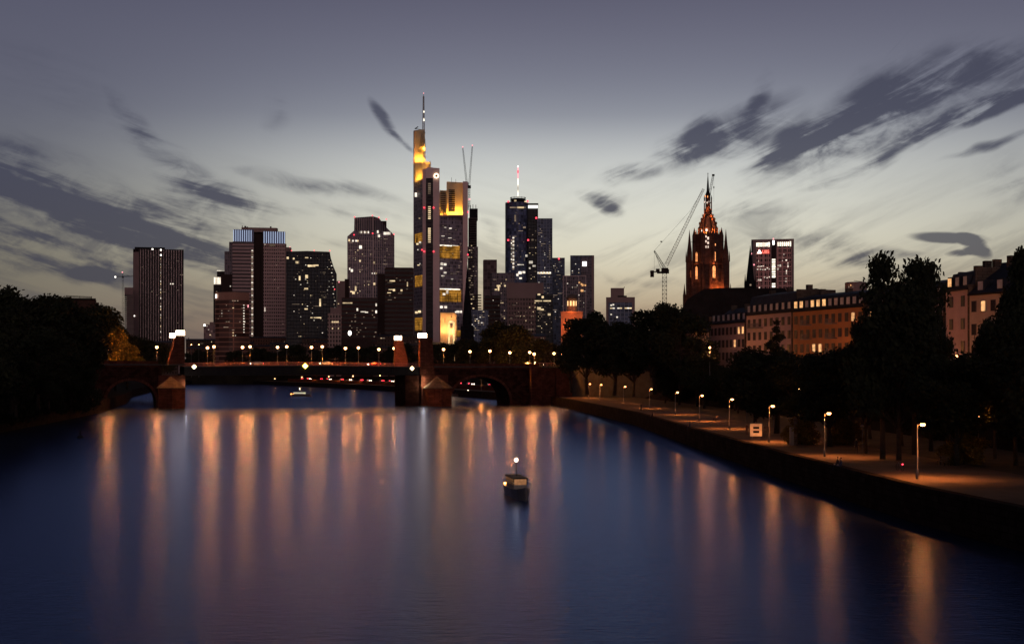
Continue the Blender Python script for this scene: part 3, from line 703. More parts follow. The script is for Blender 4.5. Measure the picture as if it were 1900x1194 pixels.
atr(816, 853.5, 454, 478, (3.6, 12.3)); atr(816, 856, 535, 559, (3.6, 13)); atr(843, 858, 612, 624, (10, 13.4))
atr(769, 783.5, 430, 447, (25.5, 6.3)); atr(769, 783.5, 509, 530, (25.5, 6.3)); atr(769, 783.5, 588, 612, (25.5, 6.3))
for y0, x1 in ((454,853),(535,856)): 
    mb = MB(); mb.add([(h.x(816),3.1,h.z(y0+1.4)),(h.x(x1-2),12,h.z(y0+1.4)),(h.x(x1-2),12,h.z(y0-.6)),(h.x(816),3.1,h.z(y0-.6))], [(0,1,2,3)]); mb.build('ceiling_light', E_crown, h.r)
for k, (y0, y1) in enumerate(((341,362),(384,409),(424,452))):
    for py in fr_(y0, y1, 3.6): h.lit(796.7, py, 5, 1.9, [E_wdim, E_win][k > 0 and 1 or 0], -1.1)
for px, py in ((787,386),(804.5,386),(787,467),(804.5,467),(868,393.5),(868,472.5),(783,464)): h.lit(px, py, 2.4, 2.4, E_red, -3, 'beacon')
for px, py, ww, hh in ((820,489,5,5),(826,489.5,5,4),(819,497,4,4),(826,505,5,3),(822,511,6,2),(836,422,5,2),(826,421,4,1.5),(822,437,6,1.2),(835,440,7,1.2),(839,516.5,4,2),(824,545,5,4),(830,541,4,6),(819,569,5,4),(827,569,5,4),(850,577,6,4),(856,577,3,4),(846,578,3,3)): h.lit(px, py, ww, hh, E_winc, 2.9+(px-816)*.22-.3)
for px, py, ww, hh in ((771,357,4,8),(778,403,3,2),(774,450,4,3),(779,448,4,3),(776,490,4,1.5),(772,578,5,4),(778,577,5,4),(775,461,2,2),(779,488,2,2)): h.lit(px, py, ww, hh, [E_win, E_winc][px % 2], 28-(px-766)*1.33-1.5)
h.scatter(818, 856, 405, 532, 36, (3,3.7), (1.5,5), .9, [E_wdim], 61, 2.6)
# round emblem: ring with a dark triangle
mb = MB(); cxx, czz = h.x(809.7), h.z(327); N = 24
for i in range(N):
    a0, a1 = 2*math.pi*i/N, 2*math.pi*(i+1)/N
    mb.yprism([(cxx+r_*math.cos(t_), czz+r_*math.sin(t_)) for r_, t_ in ((1.5,a0),(2.7,a0),(2.7,a1),(1.5,a1))], -3.4, -2.8)
mb.build('emblem', emit('emblem_glow', (1.0,.82,.55), 2.6, sample=False), h.r)
MB().yprism([(cxx-1.3, czz-.9), (cxx+1.3, czz-.9), (cxx, czz+1.3)], -3.2, -3.0).build('emblem_core', M_dark, h.r)
# mast
mb = MB(); x0 = h.x(785.3); mb.lattice((x0,30,h.z(262)), (x0,30,h.z(212)), 2.6, 12, .28, 1.8); mb.lattice((x0,30,h.z(212)), (x0,30,h.z(168)), 1.5, 12, .34, .9); mb.bar((x0,30,h.z(168)), (x0,30,h.z(163)), .3)
mb.lattice((h.x(779),24,h.z(276)), (x0,28,h.z(236)), 2.4, 8, .25); mb.lattice((h.x(787),22,h.z(296)), (x0+.5,28,h.z(250)), 2.2, 8, .25); mb.build('mast', mat('mast_steel', (.3,.27,.24), .5, .3), h.r)
mb = MB(); mb.bar((h.x(769),32,h.z(229)), (h.x(775),28,h.z(226.5)), .5); mb.bar((h.x(769),32,h.z(229)), (h.x(782),32,h.z(231)), .4); mb.build('roof_crane', M_dark, h.r)
for py, ww in ((214,2.6),(198,2),(212,2)): h.lit(786, py, ww, 3.4, E_crown, 28, 'mast_light')
h.lit(785.5, 163, 1.4, 1.8, E_pink, 28, 'beacon')
mb = MB()
for px, y0 in ((798,295),(804,309),(838,326),(846,329),(800,308)): mb.bar((h.x(px),12,h.z(y0+8)), (h.x(px),12,h.z(y0)), .22)
mb.build('antennas', M_dark, h.r)
GOLD = (1.0,.46,.05)
for px, py, dd, ee in ((772,290,27,90000),(781,290,22.5,100000),(772,326,20,60000),(779,326,14,70000),(791,318,16.5,30000),(835,394,10,90000),(846,394,12,120000),(855,394,13.5,120000),(822,394,11,60000),(793,292,18,20000)):
    point((h.x(px), dd, h.z(py)), ee*.075, GOLD, .25, h.r)
point((x0, 26, h.z(268)), 5000, GOLD, .8, h.r)

# O tower under construction + two luffing cranes
h2 = T('construction_tower', 'unfinished concrete tower with open floors right of the tallest skyscraper', 878, 1480)
h2.box('core', 871, 886.5, 386, 405, 4, 26, M_dark); h2.box('core', 872, 884, 404, None, 6, 24, M_brownp); h2.bands('floor_slabs', fr_(405, 455, 4.4), 869, 885, 1.3, -1, 26, mat('raw_slab', (.16,.13,.12), .9)); h2.box('wall', 868, 887, 457, None, 3, 26, F_grey)
h2.bands('scaffold', fr_(462, 610, 4.3), 868, 880, .7, -1.2, 3, MC['raw_slab'])
h2.scatter(869, 885, 455, 600, 34, (3.5,4.3), (1.5,3.5), 1.4, [E_win, E_wdim, E_wdim], 71, -1.5)
h2.bands('balconies', fr_(547, 600, 5), 880, 893, .8, -4, 10, MC['raw_slab'])
mb = MB()
for px in (869, 873, 877.5, 883): mb.bar((h2.x(px),8,h2.z(388)), (h2.x(px),8,h2.z(379-px % 3)), .4)
mb.build('rebar', M_dark, h2.r)
def luff(px, D, base_py, tip, label, top_py):
    t = T('luffing_crane', label, px, D, 'crane', gz=CH+(HY-base_py)*D/F)
    MB().lattice((0,0,0), (0,0,t.z(top_py)), 2, 10, .25).build('mast', M_dark, t.r)
    MB().lattice((0,0,t.z(top_py)), (t.x(tip[0]),0,t.z(tip[1])), 1.8, 18, .16, 1.0).build('jib', M_dark, t.r)
    MB().box(-3, 2, -2, 2, t.z(top_py)-2.5, t.z(top_py)+.5).build('machine_deck', M_dark, t.r)
    t.lit(tip[0], tip[1], 2.2, 2.2, E_pink, -1, 'beacon'); return t
luff(866, 1470, 398, (858.5,273), 'left of two steep crane jibs crossing above the unfinished tower', 340)
c = luff(870.5, 1500, 386, (876.5,270), 'right of two steep crane jibs crossing above the unfinished tower', 345); c.lit(871, 370, 3, 3, E_pink, -2.5, 'beacon')

h = T('glass_block', 'low glass building with lit floors at the foot of the unfinished tower', 893, 1120, 'building'); h.box('wall', 872, 906, 575, None, 0, 25, F_bluem); h.scatter(874, 900, 578, 625, 40, (3,3.4), (1.2,3), 1.2, FL, 81)
h = T('slab_tower', 'plain narrow mauve slab tower left of the round blue glass tower', 910, 1600); h.box('wall', 897, 922, 481.5, None, 0, 22, F_mau); h.box('side_pier', 896.2, 897, 483, None, 1, 20, M_rosep)
h = T('office_tower', 'grey glass block with two bright windows before the plain slab tower', 925, 1400); h.plan('wall', [(909,6),(913,0),(955,0),(955,26),(909,26)], 506, None, F_grey)
for px, py, ww, hh in ((925,530,7,3),(937,530,3,3),(920,537,4,3),(925,535,3,8)): h.lit(px, py, ww, hh, E_win)
h.scatter(914, 950, 512, 600, 26, (3,3.6), (1.2,3), 1.2, [E_wdim, E_win], 83)
h = T('low_tower', 'dark brown block low in front of the grey glass block', 912, 1250, 'building'); h.box('wall', 899, 928, 548, None, 0, 22, F_brown); h.scatter(902, 926, 552, 600, 6, seed=84)

# S round-and-square blue glass tower with red-white antenna
h = T('glass_skyscraper', 'round and square blue glass skyscraper with a red and white lit antenna', 975, 1480)
F_round = facade('round_blue_glass', (.09,.11,.17), (.08,.10,.18), 2.6, 3.6, .1, .14, .1)
rr = 21.5*h.k; N = 28; mb = MB(); mb.lathe([(rr,0),(rr,h.z(374))], N, (h.x(958.5), rr, 0)); mb.build('round_shaft', F_round, h.r)
MB().lathe([(rr*.62,0),(rr*.62,h.z(366)-h.z(375))], 20, (h.x(961), rr, h.z(375))).build('roof_drum', M_dark, h.r)
mb = MB(); 
for py in (364.5, 368.5): 
    N = 20
    for i in range(N):
        a0, a1 = 2*math.pi*i/N, 2*math.pi*(i+1)/N; c_ = (h.x(961), rr); mb.bar((c_[0]+rr*.66*math.cos(a0), c_[1]+rr*.66*math.sin(a0), h.z(py)), (c_[0]+rr*.66*math.cos(a1), c_[1]+rr*.66*math.sin(a1), h.z(py)), .35)
for i in range(12): a0 = 2*math.pi*i/12; mb.bar((c_[0]+rr*.66*math.cos(a0), c_[1]+rr*.66*math.sin(a0), h.z(374)), (c_[0]+rr*.66*math.cos(a0), c_[1]+rr*.66*math.sin(a0), h.z(363)), .3)
mb.build('roof_ring', M_dark, h.r)
h.box('dark_slab', 979, 998.5, 378, None, 6, 30, F_blk); h.box('square_shaft', 996.5, 1025, 405, None, 0, 34, F_bluem); h.box('dark_slab', 979.2, 996.4, 404, None, 2, 5.9, F_blk)
h.bands('roof_cap', [377], 979, 999, 2, 5, 30, M_dark)
ax = h.x(961)
for (y0, y1, mt) in ((362,350,E_crown),(350,340,E_winc),(340,328,E_crown),(328,318,E_pink),(318,313,E_red),(313,307,E_pink)): MB().bar((ax,rr,h.z(y0)), (ax,rr,h.z(y1)), .75 if y0 > 330 else .95, 6).build('antenna', mt, h.r)
h.lit(961, 306, 2.2, 2.2, E_white, rr-.8, 'beacon')
h.lit(989, 382.5, 18, 5.5, emit('roof_screen_light', (1,.95,.85), 1.8, sample=False), 4.9, 'lit_panel'); h.lit(961, 385, 30, 2, E_wdim, -1.2); h.lit(966, 385, 12, 3, E_win, -1.4); h.lit(956, 371.5, 4, 3, E_win, 3); h.lit(975, 373, 4, 3, E_win, 6)
h.lit(956, 405, 3, 12, E_wdim, -1.2); h.lit(973, 421.5, 5, 3, E_wdim, 2)
for k, py in enumerate(fr_(441, 500, 3.4)): h.lit(952.5, py, 3.2, 2.2, [E_winc, E_wdim][k % 2], -.6)
for k, py in enumerate(fr_(446, 490, 5)): h.lit(949, py, 2, 3, [E_wdim, E_winc][k % 2], -.6)
for px, py, ww, hh in ((965,506,6,5),(972,505,5,4),(966,516,5,3),(977,474.5,4,4),(966,491,12,1.4),(985,486,7,5),(991,493,6,3),(960,510,4,4),(983,497,3,3)): h.lit(px, py, ww, hh, E_winc, -.9 if px < 979 else 1.6)
for k in range(9): h.lit(998.5+k*2.8, 506+(k % 2)*.4, 2.5, 3.2, [E_winc, E_win][k % 2], -.4)
for k, py in enumerate(fr_(455, 480, 3.5)): h.lit(1020, py, 2.6, 1.3, E_wdim, -.4)
h.scatter(999, 1023, 412, 598, 44, (2.8,3.4), (1,2.2), 1.1, [E_wdim, E_winc, E_wdim], 91, -.4); h.scatter(945, 974, 395, 520, 26, (2.8,3.4), (1,2.2), 1.1, [E_wdim], 92, -.9); h.scatter(982, 995, 420, 520, 16, (2.8,3.4), (1,2.4), 1.1, [E_wdim, E_win], 93, 1.6)
for px, py in ((943,374),(979,373.5),(943,445.5),(980,445.5),(995,404.5)): h.lit(px, py, 3, 3, E_red, -1.5, 'beacon')
h.lit(988,444.5,4,3,E_wdim,1.5)
h = T('office_building', 'rose box-topped block in front of the blue glass skyscraper', 974, 1200, 'building'); h.box('wall', 941, 1008, 553, None, 1, 30, facade('rose_grid', (.25,.165,.155), (.07,.045,.045), 2.6, 4.1, .35, .4)); h.box('upper_box', 940, 1008.5, 524.5, 553.1, 0, 31, M_rosep)
h.scatter(944, 1005, 556, 618, 34, (3.4,4.1), (1,2.6), 1.2, [E_wdim, E_wdim, E_win], 95)
h = T('glass_block', 'low glass office with bright floor bands right of the rose block', 1010, 1100, 'building'); h.box('wall', 994, 1026, 545, None, 0, 20, F_blk)
for px, py, ww, hh in ((1000,546,5,3),(1007,551,4,4),(999,558,14,2),(1015,558,14,2),(1000,572,7,5),(1006,574,6,3),(1019,583,5,4)): h.lit(px, py, ww, hh, E_win)
h.scatter(996, 1024, 560, 615, 28, (3,3.6), (1,2.4), 1.1, FL, 96)
h = T('office_tower', 'dark blue tower with a red beacon right of the blue glass skyscraper', 1036, 1640); h.box('wall', 1024.5, 1048, 478, None, 0, 30, F_blue); h.lit(1037, 480, 2.6, 2.6, E_red, -1, 'beacon')
h.scatter(1026, 1046, 486, 600, 30, (2.8,3.4), (1,2.2), 1.1, [E_wdim, E_wdim, E_winc], 97)
h = T('sign_tower', 'blue grey tower with one square white sign near its top', 1080, 1700); h.box('wall', 1058, 1102, 473.5, None, 0, 34, F_blue); h.plan('side_pier', [(1098,-.8),(1102.5,0),(1102.5,30),(1098,30)], 474, None, M_rosep); h.box('front_bay', 1078, 1098, 477, None, -1, .0, F_grey)
h.lit(1084.5, 489.5, 7.5, 8, E_white, -1.6, 'sign'); h.scatter(1061, 1096, 485, 510, 6, seed=98)
h = T('office_building', 'purple gridded block with pale corner frames before the white-sign tower', 1066, 1420); h.box('wall', 1044, 1088, 511, None, 0, 28, F_grey); h.bars('frame', [1045, 1051, 1073, 1087], 511, None, .8, -.9, .05, M_mull); h.bands('frame', [511.5], 1044, 1088, .9, -.9, .05, M_mull)
for px, py, ww, hh in ((1075,524,3,3),(1081,529,3.4,3.4),(1080,539,5,4),(1086,529,3,3),(1079,527,3,3)): h.lit(px, py, ww, hh, E_wor, -1)
h.scatter(1047, 1086, 517, 600, 26, (3,3.6), (1,2.4), 1.1, [E_wdim, E_winc, E_wdim], 99, -.4)
h = T('office_building', 'pale low office with a square roof box standing alone right of the towers', 1151, 1150, 'building')
h.box('wall', 1124.5, 1178, 551, None, 0, 26, M_rosep); h.box('window_field', 1129, 1173, 561, None, -.4, -.05, F_bluem); h.box('roof_box', 1133, 1158, 533.5, 551.1, 4, 20, M_rosep)
for k in range(9): 
    if k not in (2, 5): h.lit(1134+k*4.5, 571.5, 4.2, 2.2, [E_win, E_winc][k % 2], -.6)
for px, py in ((1134,566),(1138,565),(1145,588),(1134,583)): h.lit(px, py, 3, 2.4, E_winc, -.6)
mb = MB(); mb.bar((h.x(1158),5,h.z(534)), (h.x(1158.5),5,h.z(531)), .35); mb.box(h.x(1146), h.x(1163), 2, 8, h.z(551), h.z(548)); mb.build('roof_plant', M_dark, h.r)

# gridded tower
M_grid = mat('red_grid_cladding', (.80,.44,.40), .6, spec=.1)
h = T('sign_tower', 'red gridded tower with bright crown windows and a red glowing sign right of the cathedral', 1433, 1500)
h.plan('wall', [(1393.5,10),(1397,0),(1473,0),(1473,30),(1393.5,30)], 444.5, None, M_rosep)
h.box('grid', 1403, 1429, 449, None, -.6, -.05, F_red); h.box('grid', 1441.5, 1468, 449, None, -.6, -.05, F_red); h.bars('grid_piers', fr_(1403, 1430, 3.85)+fr_(1441.5, 1469, 3.8), 459, None, .8, -1.0, -.61, M_grid); h.bands('grid_beams', fr_(462, 536, 4.6), 1402.6, 1429.4, .55, -1.02, -.62, M_grid); h.bands('grid_beams', fr_(462, 536, 4.6), 1441.2, 1468.4, .55, -1.02, -.62, M_grid)
h.box('center_strip', 1431.5, 1440, 446, None, -.5, -.05, M_brownp)
h.box('roof_edge', 1394, 1473.3, 443.6, 444.6, -.8, 30, mat('pale_edge', (.6,.45,.42), .6))
for k in range(7): h.lit(1404.5+k*3.75, 453.5, 2.6, 7.5 if k < 6 else 9, E_crown, -.9); h.lit(1444+k*3.75, 453, 2.6, 7.5 if k < 6 else 9.5, E_crown, -.9)
h.lit(1435.2, 450, 3.6, 8, E_white, -.8)
for k, py in enumerate(fr_(481.5, 533, 4.5)):
    if k not in (8, 9): h.lit(1435.5, py, 6.4, [2.4,3.8][k % 2], E_crown, -.8)
for px, py, ww, hh in ((1407,494,3,1.6),(1411,494,3,1.6),(1415,493.5,5,1.4),(1406,499,3,2),(1411,499,2.5,2),(1415,499.5,2,2),(1419.5,499.5,3,2.4),(1423.5,497,3,2),(1427,499,2.5,2),(1407,484,1.2,4),(1418.5,514,2,2),(1423,515,2,2),(1427,513.5,2,2.5),(1407,519,2,3),(1411,519,3,3.5),(1409,533,2,2),(1444,493,2,3),(1448,493,3.4,4),(1443.6,499,3.4,3.4),(1452,484,2,1.5),(1459,483,3,2),(1462,489,1.5,2),(1462,494,2,4),(1459.5,503,2.5,3),(1459,507.5,2,2),(1459,517,4,1.5),(1458,522,4,1.5),(1454.5,472,1.5,1.5),(1453,478,1.5,1.5)): h.lit(px, py, ww, hh, E_winc, -.9)
for px, py in ((1394,470),(1399,490.5),(1435,443)): h.lit(px, py, 2.4, 2.6, E_pink, -1, 'beacon')
sg = h.lit(1420.6, 467, 15, 7, emit('red_sign_panel', (1.0,.04,.03), .55, sample=False), -.9, 'sign_panel')
cu = bpy.data.curves.new('sign_text', 'FONT'); cu.body = 'UBS'; cu.size = 5.4; cu.extrude = .05; cu.align_x = 'CENTER'; cu.align_y = 'CENTER'
to = bpy.data.objects.new('tmp', cu); COL.objects.link(to); dg = bpy.context.evaluated_depsgraph_get(); me = bpy.data.meshes.new_from_object(to.evaluated_get(dg)); bpy.data.objects.remove(to)
me.materials.clear(); me.materials.append(emit('red_letters', (1.0,.22,.16), 2.2, sample=False))
tx = bpy.data.objects.new('sign_letters', me); COL.objects.link(tx); tx.parent = sg; tx.rotation_euler = (R(90),0,0); tx.location = (h.x(1420.6), -1.0, h.z(467)); tx.scale = (.8, 1, 1)
mb = MB(); cxx, czz = h.x(1409), h.z(466.5); 
for k in range(3): a0 = R(90+120*k); mb.bar((cxx, -1.1, czz-.4), (cxx+2.3*math.cos(a0), -1.1, czz-.4+2.3*math.sin(a0)), .75, 6)
mb.yprism([(cxx-2.3, czz-1.9), (cxx+2.3, czz-1.9), (cxx+.5, czz+1.8), (cxx-.5, czz+1.8)], -1.2, -.95); mb.build('sign_emblem', E_white, h.r)

# lesser far things
h = T('round_building', 'small round drum building peeping over the roofs beside the big tree', 1588, 520, 'building'); MB().lathe([(4.2,0),(4.2,h.z(523)),(3.8,h.z(522))], 16, (0,5,0)).build('wall', M_rosep, h.r)
for k, px in enumerate((1575,1578.5,1583,1589,1592)): h.lit(px, 531.5-(k % 2)*3, 1.8, 2.6, [E_wdim, E_wor][k % 2], 1.0)
MB().bar((h.x(1584),4,h.z(519)), (h.x(1600),4,h.z(521.5)), .12).build('roof_rail', M_dark, h.r)
h = T('flat_building', 'flat-roofed dark building with a roof truss rising behind the left trees', 145, 620, 'building'); h.box('wall', 108, 179, 556, None, 0, 20, M_brownp); h.box('roof_slab', 112, 178, 553, 556.1, -.8, 20, M_black); h.box('lower_wing', 178, 184, 560, None, 2, 18, M_brownp)
mb = MB(); mb.lattice((h.x(122),3,h.z(549)), (h.x(171),3,h.z(550.5)), .6, 16, .1); 
for px in (123, 148, 170): mb.bar((h.x(px),3,h.z(553)), (h.x(px),3,h.z(548)), .12)
mb.build('roof_truss', M_dark, h.r)
h = T('building', 'pale building with two bright white lamps half hidden by the leftmost trees', 60, 560, 'building'); h.box('wall', 45, 76, 574, None, 0, 15, M_rosep); h.lit(50.5, 581.5, 3.5, 3.5, E_white); h.lit(60, 581, 8, 3.5, E_white)

# floodlit churches
def flood_church():
    h = T('church_tower', 'bright orange floodlit domed church tower at the foot of the purple block', 1061, 820, 'church')
    MO = mat('ochre_stone', (.5,.30,.18), .8, var=.15, scale=.3)
    h.box('wall', 1041, 1081, 580, None, 0, 14, MO); h.box('cornice', 1040, 1082, 577.5, 580.1, -.6, 14.5, MO)
    c_ = h.x(1061.5); r0 = 9.8*h.k
    MB().lathe([(r0*1.05,h.z(578)),(r0*1.05,h.z(568)),(r0,h.z(567.5)),(r0,h.z(553))], 10, (c_,7,0), .3).build('drum', MO, h.r)
    MB().lathe([(r0*1.12,h.z(553.2)),(r0*1.12,h.z(551)),(r0*.95,h.z(548)),(r0*.6,h.z(545)),(.3,h.z(543.6))], 12, (c_,7,0)).build('dome', mat('copper_roof', (.12,.09,.07), .6), h.r, True)
    for k, px in enumerate((1053.5,1059,1064.5,1069)): h.lit(px, 562, [1.8,3,3,1.5][k], 9, emit('arch_glow', (1,.6,.25), 1.7, sample=False), 7-r0*[.72,1.05,1.05,.75][k]-.5, 'arched_opening')
    for px in (1045, 1051, 1058): MB().box(h.x(px), h.x(px+2), -.5, 0, 0, h.z(582)).build('pilaster', MO, h.r)
    for px in (1049, 1070, 1076): h.lit(px, 594, 2.2, 8, M_brownp, -.12, 'window')
    for px, py, dd, ee in ((1048,606,-5,12000),(1062,606,-5,9000),(1075,604,-5,8000),(1061,577,-3,3500),(1056,576,-2.5,2000)): point((h.x(px), dd, h.z(py)), ee*.10, (1,.20,.04), .4, h.r)
    h = T('church_tower', 'small glowing cream church front with arched door below the tallest skyscraper', 832, 900, 'church')
    MS = mat('cream_stone', (.55,.40,.26), .8, var=.15, scale=.3)
    h.box('wall', 818, 846, 583, None, 0, 12, MS); h.poly('cornice', [(817,583.2),(817,580),(847,580),(847,583.2)], -.8, 12, MS); h.box('corner_pier', 827.5, 831.5, 583, None, -.7, -.05, MS); h.box('corner_pier', 843, 847, 583.1, None, -.6, 0, MS); h.box('corner_pier', 817, 820, 583.1, None, -.6, 0, MS)
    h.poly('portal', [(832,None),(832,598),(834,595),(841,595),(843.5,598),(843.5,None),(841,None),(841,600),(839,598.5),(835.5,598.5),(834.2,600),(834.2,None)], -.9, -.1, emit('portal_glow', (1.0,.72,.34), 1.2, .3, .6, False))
    h.lit(837.5, 604, 4.4, 9, M_brownp, -.3, 'door'); h.lit(837.5, 587.5, 2.4, 2.4, M_brownp, -.25, 'round_window'); h.lit(825.5, 594, 1.1, 9, M_brownp, -.25, 'window')
    for px, py, dd, ee in ((823,612,-3,11000),(837,612,-3,14000),(823,592,-3,4000),(837,590,-2.6,4000)): point((h.x(px), dd, h.z(py)), ee*.2, (1,.50,.16), .3, h.r)
    h = T('church_tower', 'little orange floodlit spire behind the bridge lamps at left', 423, 1255, 'church')
    MO2 = MO
    h.box('wall', 419, 427, 638, None, 0, 5, MO2); h.box('belfry', 419.6, 426.4, 632, 638.1, .3, 4.7, MO2)
    c_ = h.x(423); MB().lathe([(2.1,h.z(632)),(1.6,h.z(628)),(.8,h.z(624)),(.08,h.z(615))], 8, (c_,3.5,0), .39).build('spire', mat('red_tile', (.22,.09,.05), .8), h.r)
    h.poly('nave', [(427.4,None),(427.4,658),(431,655),(441,656),(441,None)], .4, 9, MO2); h.poly('nave_roof', [(427,658),(430,652),(440,652),(443,657)], 0, 9.5, M_slate)
    for px, py in ((421.5,643),(424.5,643),(423,651)): h.lit(px, py, 1.2, 3.4, M_brownp, -.15, 'window')
    for px, py, dd, ee in ((421,664,-2.5,2600),(425,650,-2.5,1500),(434,664,-3,2400),(439,662,-3,1800),(423,636,-2,500)): point((h.x(px), dd, h.z(py)), ee*.5, (1,.26,.05), .3, h.r)
    h = T('gothic_spire', 'black slender gothic church spire before the unfinished tower', 867, 800, 'church')
    c_ = 0; MB().lathe([(2.9,0),(2.7,h.z(588)),(2.2,h.z(570)),(.9,h.z(525)),(.05,h.z(490))], 8).build('spire', M_black, h.r); MB().box(-4,4,-2,10,0,h.z(605)).build('tower_base', M_black, h.r)
    h = T('gothic_spire', 'thin black church spire left of the red gridded tower', 1392, 640, 'church')
    MB().lathe([(2.6,0),(2.3,h.z(530)),(1.8,h.z(515)),(.8,h.z(480)),(.05,h.z(455))], 8).build('spire', M_black, h.r); h.lit(1392.5, 529, 3, 3, E_wdim, -2.6, 'lamp')
    for sx in (-1, 1): MB().lathe([(.5,0),(.45,h.z(525)),(.03,h.z(508))], 6, (sx*2.4,0,0)).build('pinnacle', M_black, h.r)
flood_church()

# ------------------------------------------------------------------ cathedral
h = T('cathedral', 'tall red gothic cathedral tower with lit windows, crown dome and spire', 1312, 605, 'cathedral')
MD = mat('cathedral_sandstone', (.078,.038,.032), .9, var=.3, scale=.4, bump=.4)
cx = h.x(1313.5); k = h.k
def ngon(r, n=8, ph=math.pi/8, c=(0,0)): return [(c[0]+r*math.cos(ph+2*math.pi*i/n), c[1]+r*math.sin(ph+2*math.pi*i/n)) for i in range(n)]
cy = 9.0
MB().box(cx-31*k, cx+31*k, cy-31*k, cy+31*k, 0, h.z(497)).build('tower_base', MD, h.r)
MB().prism(ngon(26*k/math.cos(math.pi/8), c=(cx,cy)), h.z(497), h.z(432)).build('octagon', MD, h.r)
mb = MB()
for i, (x_, y_) in enumerate(ngon(25.5*k/math.cos(math.pi/8), c=(cx,cy))):
    mb.prism(ngon(.95, 6, 0, (x_,y_)), h.z(497), h.z(434)); mb.lathe([(.9,0),(.5,1.6),(.04,h.z(419)-h.z(434))], 6, (x_,y_,h.z(434)))
for i in range(8):
    a_, b_ = ngon(26*k/math.cos(math.pi/8), c=(cx,cy))[i], ngon(26*k/math.cos(math.pi/8), c=(cx,cy))[(i+1) % 8]
    for t_ in (.25,.5,.75): mb.lathe([(.4,0),(.25,.9),(.02,2.2)], 5, (a_[0]+(b_[0]-a_[0])*t_, a_[1]+(b_[1]-a_[1])*t_, h.z(432)))
mb.build('buttresses', MD, h.r)
# dome with ribs, lantern, spire
prof = [(17*k*1.0,h.z(432)),(16.5*k,h.z(422)),(14.5*k,h.z(412)),(11*k,h.z(404)),(7.6*k,h.z(397))]
MB().lathe(prof, 16, (cx,cy,0)).build('dome', mat('dome_stone', (.34,.17,.10), .8, var=.25, scale=.6), h.r)
mb = MB()
for i in range(8):
    a_ = math.pi/8+i*math.pi/4
    for j in range(4):
        p0, p1 = prof[j], prof[j+1]; mb.bar((cx+(p0[0]+.3)*math.cos(a_), cy+(p0[0]+.3)*math.sin(a_), p0[1]), (cx+(p1[0]+.3)*math.cos(a_), cy+(p1[0]+.3)*math.sin(a_), p1[1]), .38, 5)
        mb.lathe([(.35,0),(.45,.4),(.02,1.1)], 5, (cx+(p1[0]+.6)*math.cos(a_), cy+(p1[0]+.6)*math.sin(a_), p1[1]))
mb.build('dome_ribs', MD, h.r)
r0 = 7.0*k
MB().prism(ngon(r0, c=(cx,cy)), h.z(397), h.z(385)).prism(ngon(r0*.72, c=(cx,cy)), h.z(385), h.z(358)).build('lantern', MD, h.r)
mb = MB()
for x_, y_ in ngon(r0*1.02, c=(cx,cy)): mb.bar((x_,y_,h.z(397)), (x_,y_,h.z(364)), .28, 5); mb.lathe([(.35,0),(.02,h.z(357)-h.z(364))], 5, (x_,y_,h.z(364)))
mb.prism(ngon(r0*1.1, c=(cx,cy)), h.z(385.5), h.z(383.5)); mb.prism(ngon(r0*1.0, c=(cx,cy)), h.z(372), h.z(371)); mb.build('lantern_piers', MD, h.r)
MB().lathe([(r0*.8,h.z(358)),(.62,h.z(350)),(.4,h.z(335)),(.12,h.z(320)),(.1,h.z(318)),(.35,h.z(317.4)),(.1,h.z(316.8)),(.05,h.z(314.5))], 8, (cx,cy,0)).build('spire', M_black, h.r)
# corner turrets
for px, wpx in ((1279,6), (1347,6)):
    x_ = h.x(px); mb = MB()
    mb.box(x_-1.6, x_+1.6, cy-6.5, cy-3.3, 0, h.z(482)); mb.box(x_-1.15, x_+1.15, cy-6, cy-3.8, h.z(482), h.z(468)); mb.lathe([(1.2,h.z(468)),(.7,h.z(452)),(.45,h.z(440)),(.04,h.z(424))], 8, (x_,cy-4.9,0))
    for s1 in (-1, 1):
        for s2 in (-1, 1): mb.lathe([(.35,h.z(484)),(.3,h.z(474)),(.02,h.z(464))], 5, (x_+s1*1.5, cy-4.9+s2*1.5, 0))
    mb.build('corner_turret', MD, h.r)
for px in (1269.5, 1355.5): x_ = h.x(px); MB().box(x_-.7, x_+.7, cy-5, cy-3.4, 0, h.z(545)).lathe([(.6,h.z(545)),(.3,h.z(535)),(.03,h.z(524))], 6, (x_,cy-4.2,0)).build('pinnacle', MD, h.r)
mb = MB()
for px in (1284.5, 1298, 1304, 1318, 1331, 1341): x_ = h.x(px); mb.box(x_-.5, x_+.5, cy-31*k-1.1, cy-31*k-.01, 0, h.z(500)); mb.lathe([(.5,h.z(500)),(.03,h.z(486))], 5, (x_,cy-31*k-.6,0))
mb.box(cx-31.6*k, cx+31.6*k, cy-31*k-.5, cy-31*k-.02, h.z(524), h.z(522)); mb.box(cx-31.6*k, cx+31.6*k, cy-31*k-.5, cy-31*k-.02, h.z(489.6), h.z(488)); mb.build('buttresses', MD, h.r)
mb = MB(); mb.bar((h.x(1281),4,h.z(447)), (h.x(1290),4,h.z(447)), .12); mb.bar((h.x(1337),4,h.z(447)), (h.x(1345),4,h.z(447)), .12); mb.build('walkway', M_dark, h.r)
yF = cy-31*k
def gwin(px, y0, y1, wpx, dd, mt):
    mb = MB(); w_ = wpx/2
    mb.yprism([(h.x(px-w_), h.z(y1)), (h.x(px+w_), h.z(y1)), (h.x(px+w_), h.z(y0+2.4)), (h.x(px), h.z(y0)), (h.x(px-w_), h.z(y0+2.4))], dd, dd+.25); o = mb.build('window', mt, h.r)
    MB().box(h.x(px)-.09, h.x(px)+.09, dd-.12, dd-.01, h.z(y1), h.z(y0+1)).build('mullion', MD, o)
E_cw = emit('cathedral_window_glow', (1.0,.36,.12), 1.5, .5, .4, False); E_cw2 = emit('cathedral_window_white', (1.0,.75,.6), 1.3, .4, .5, False)
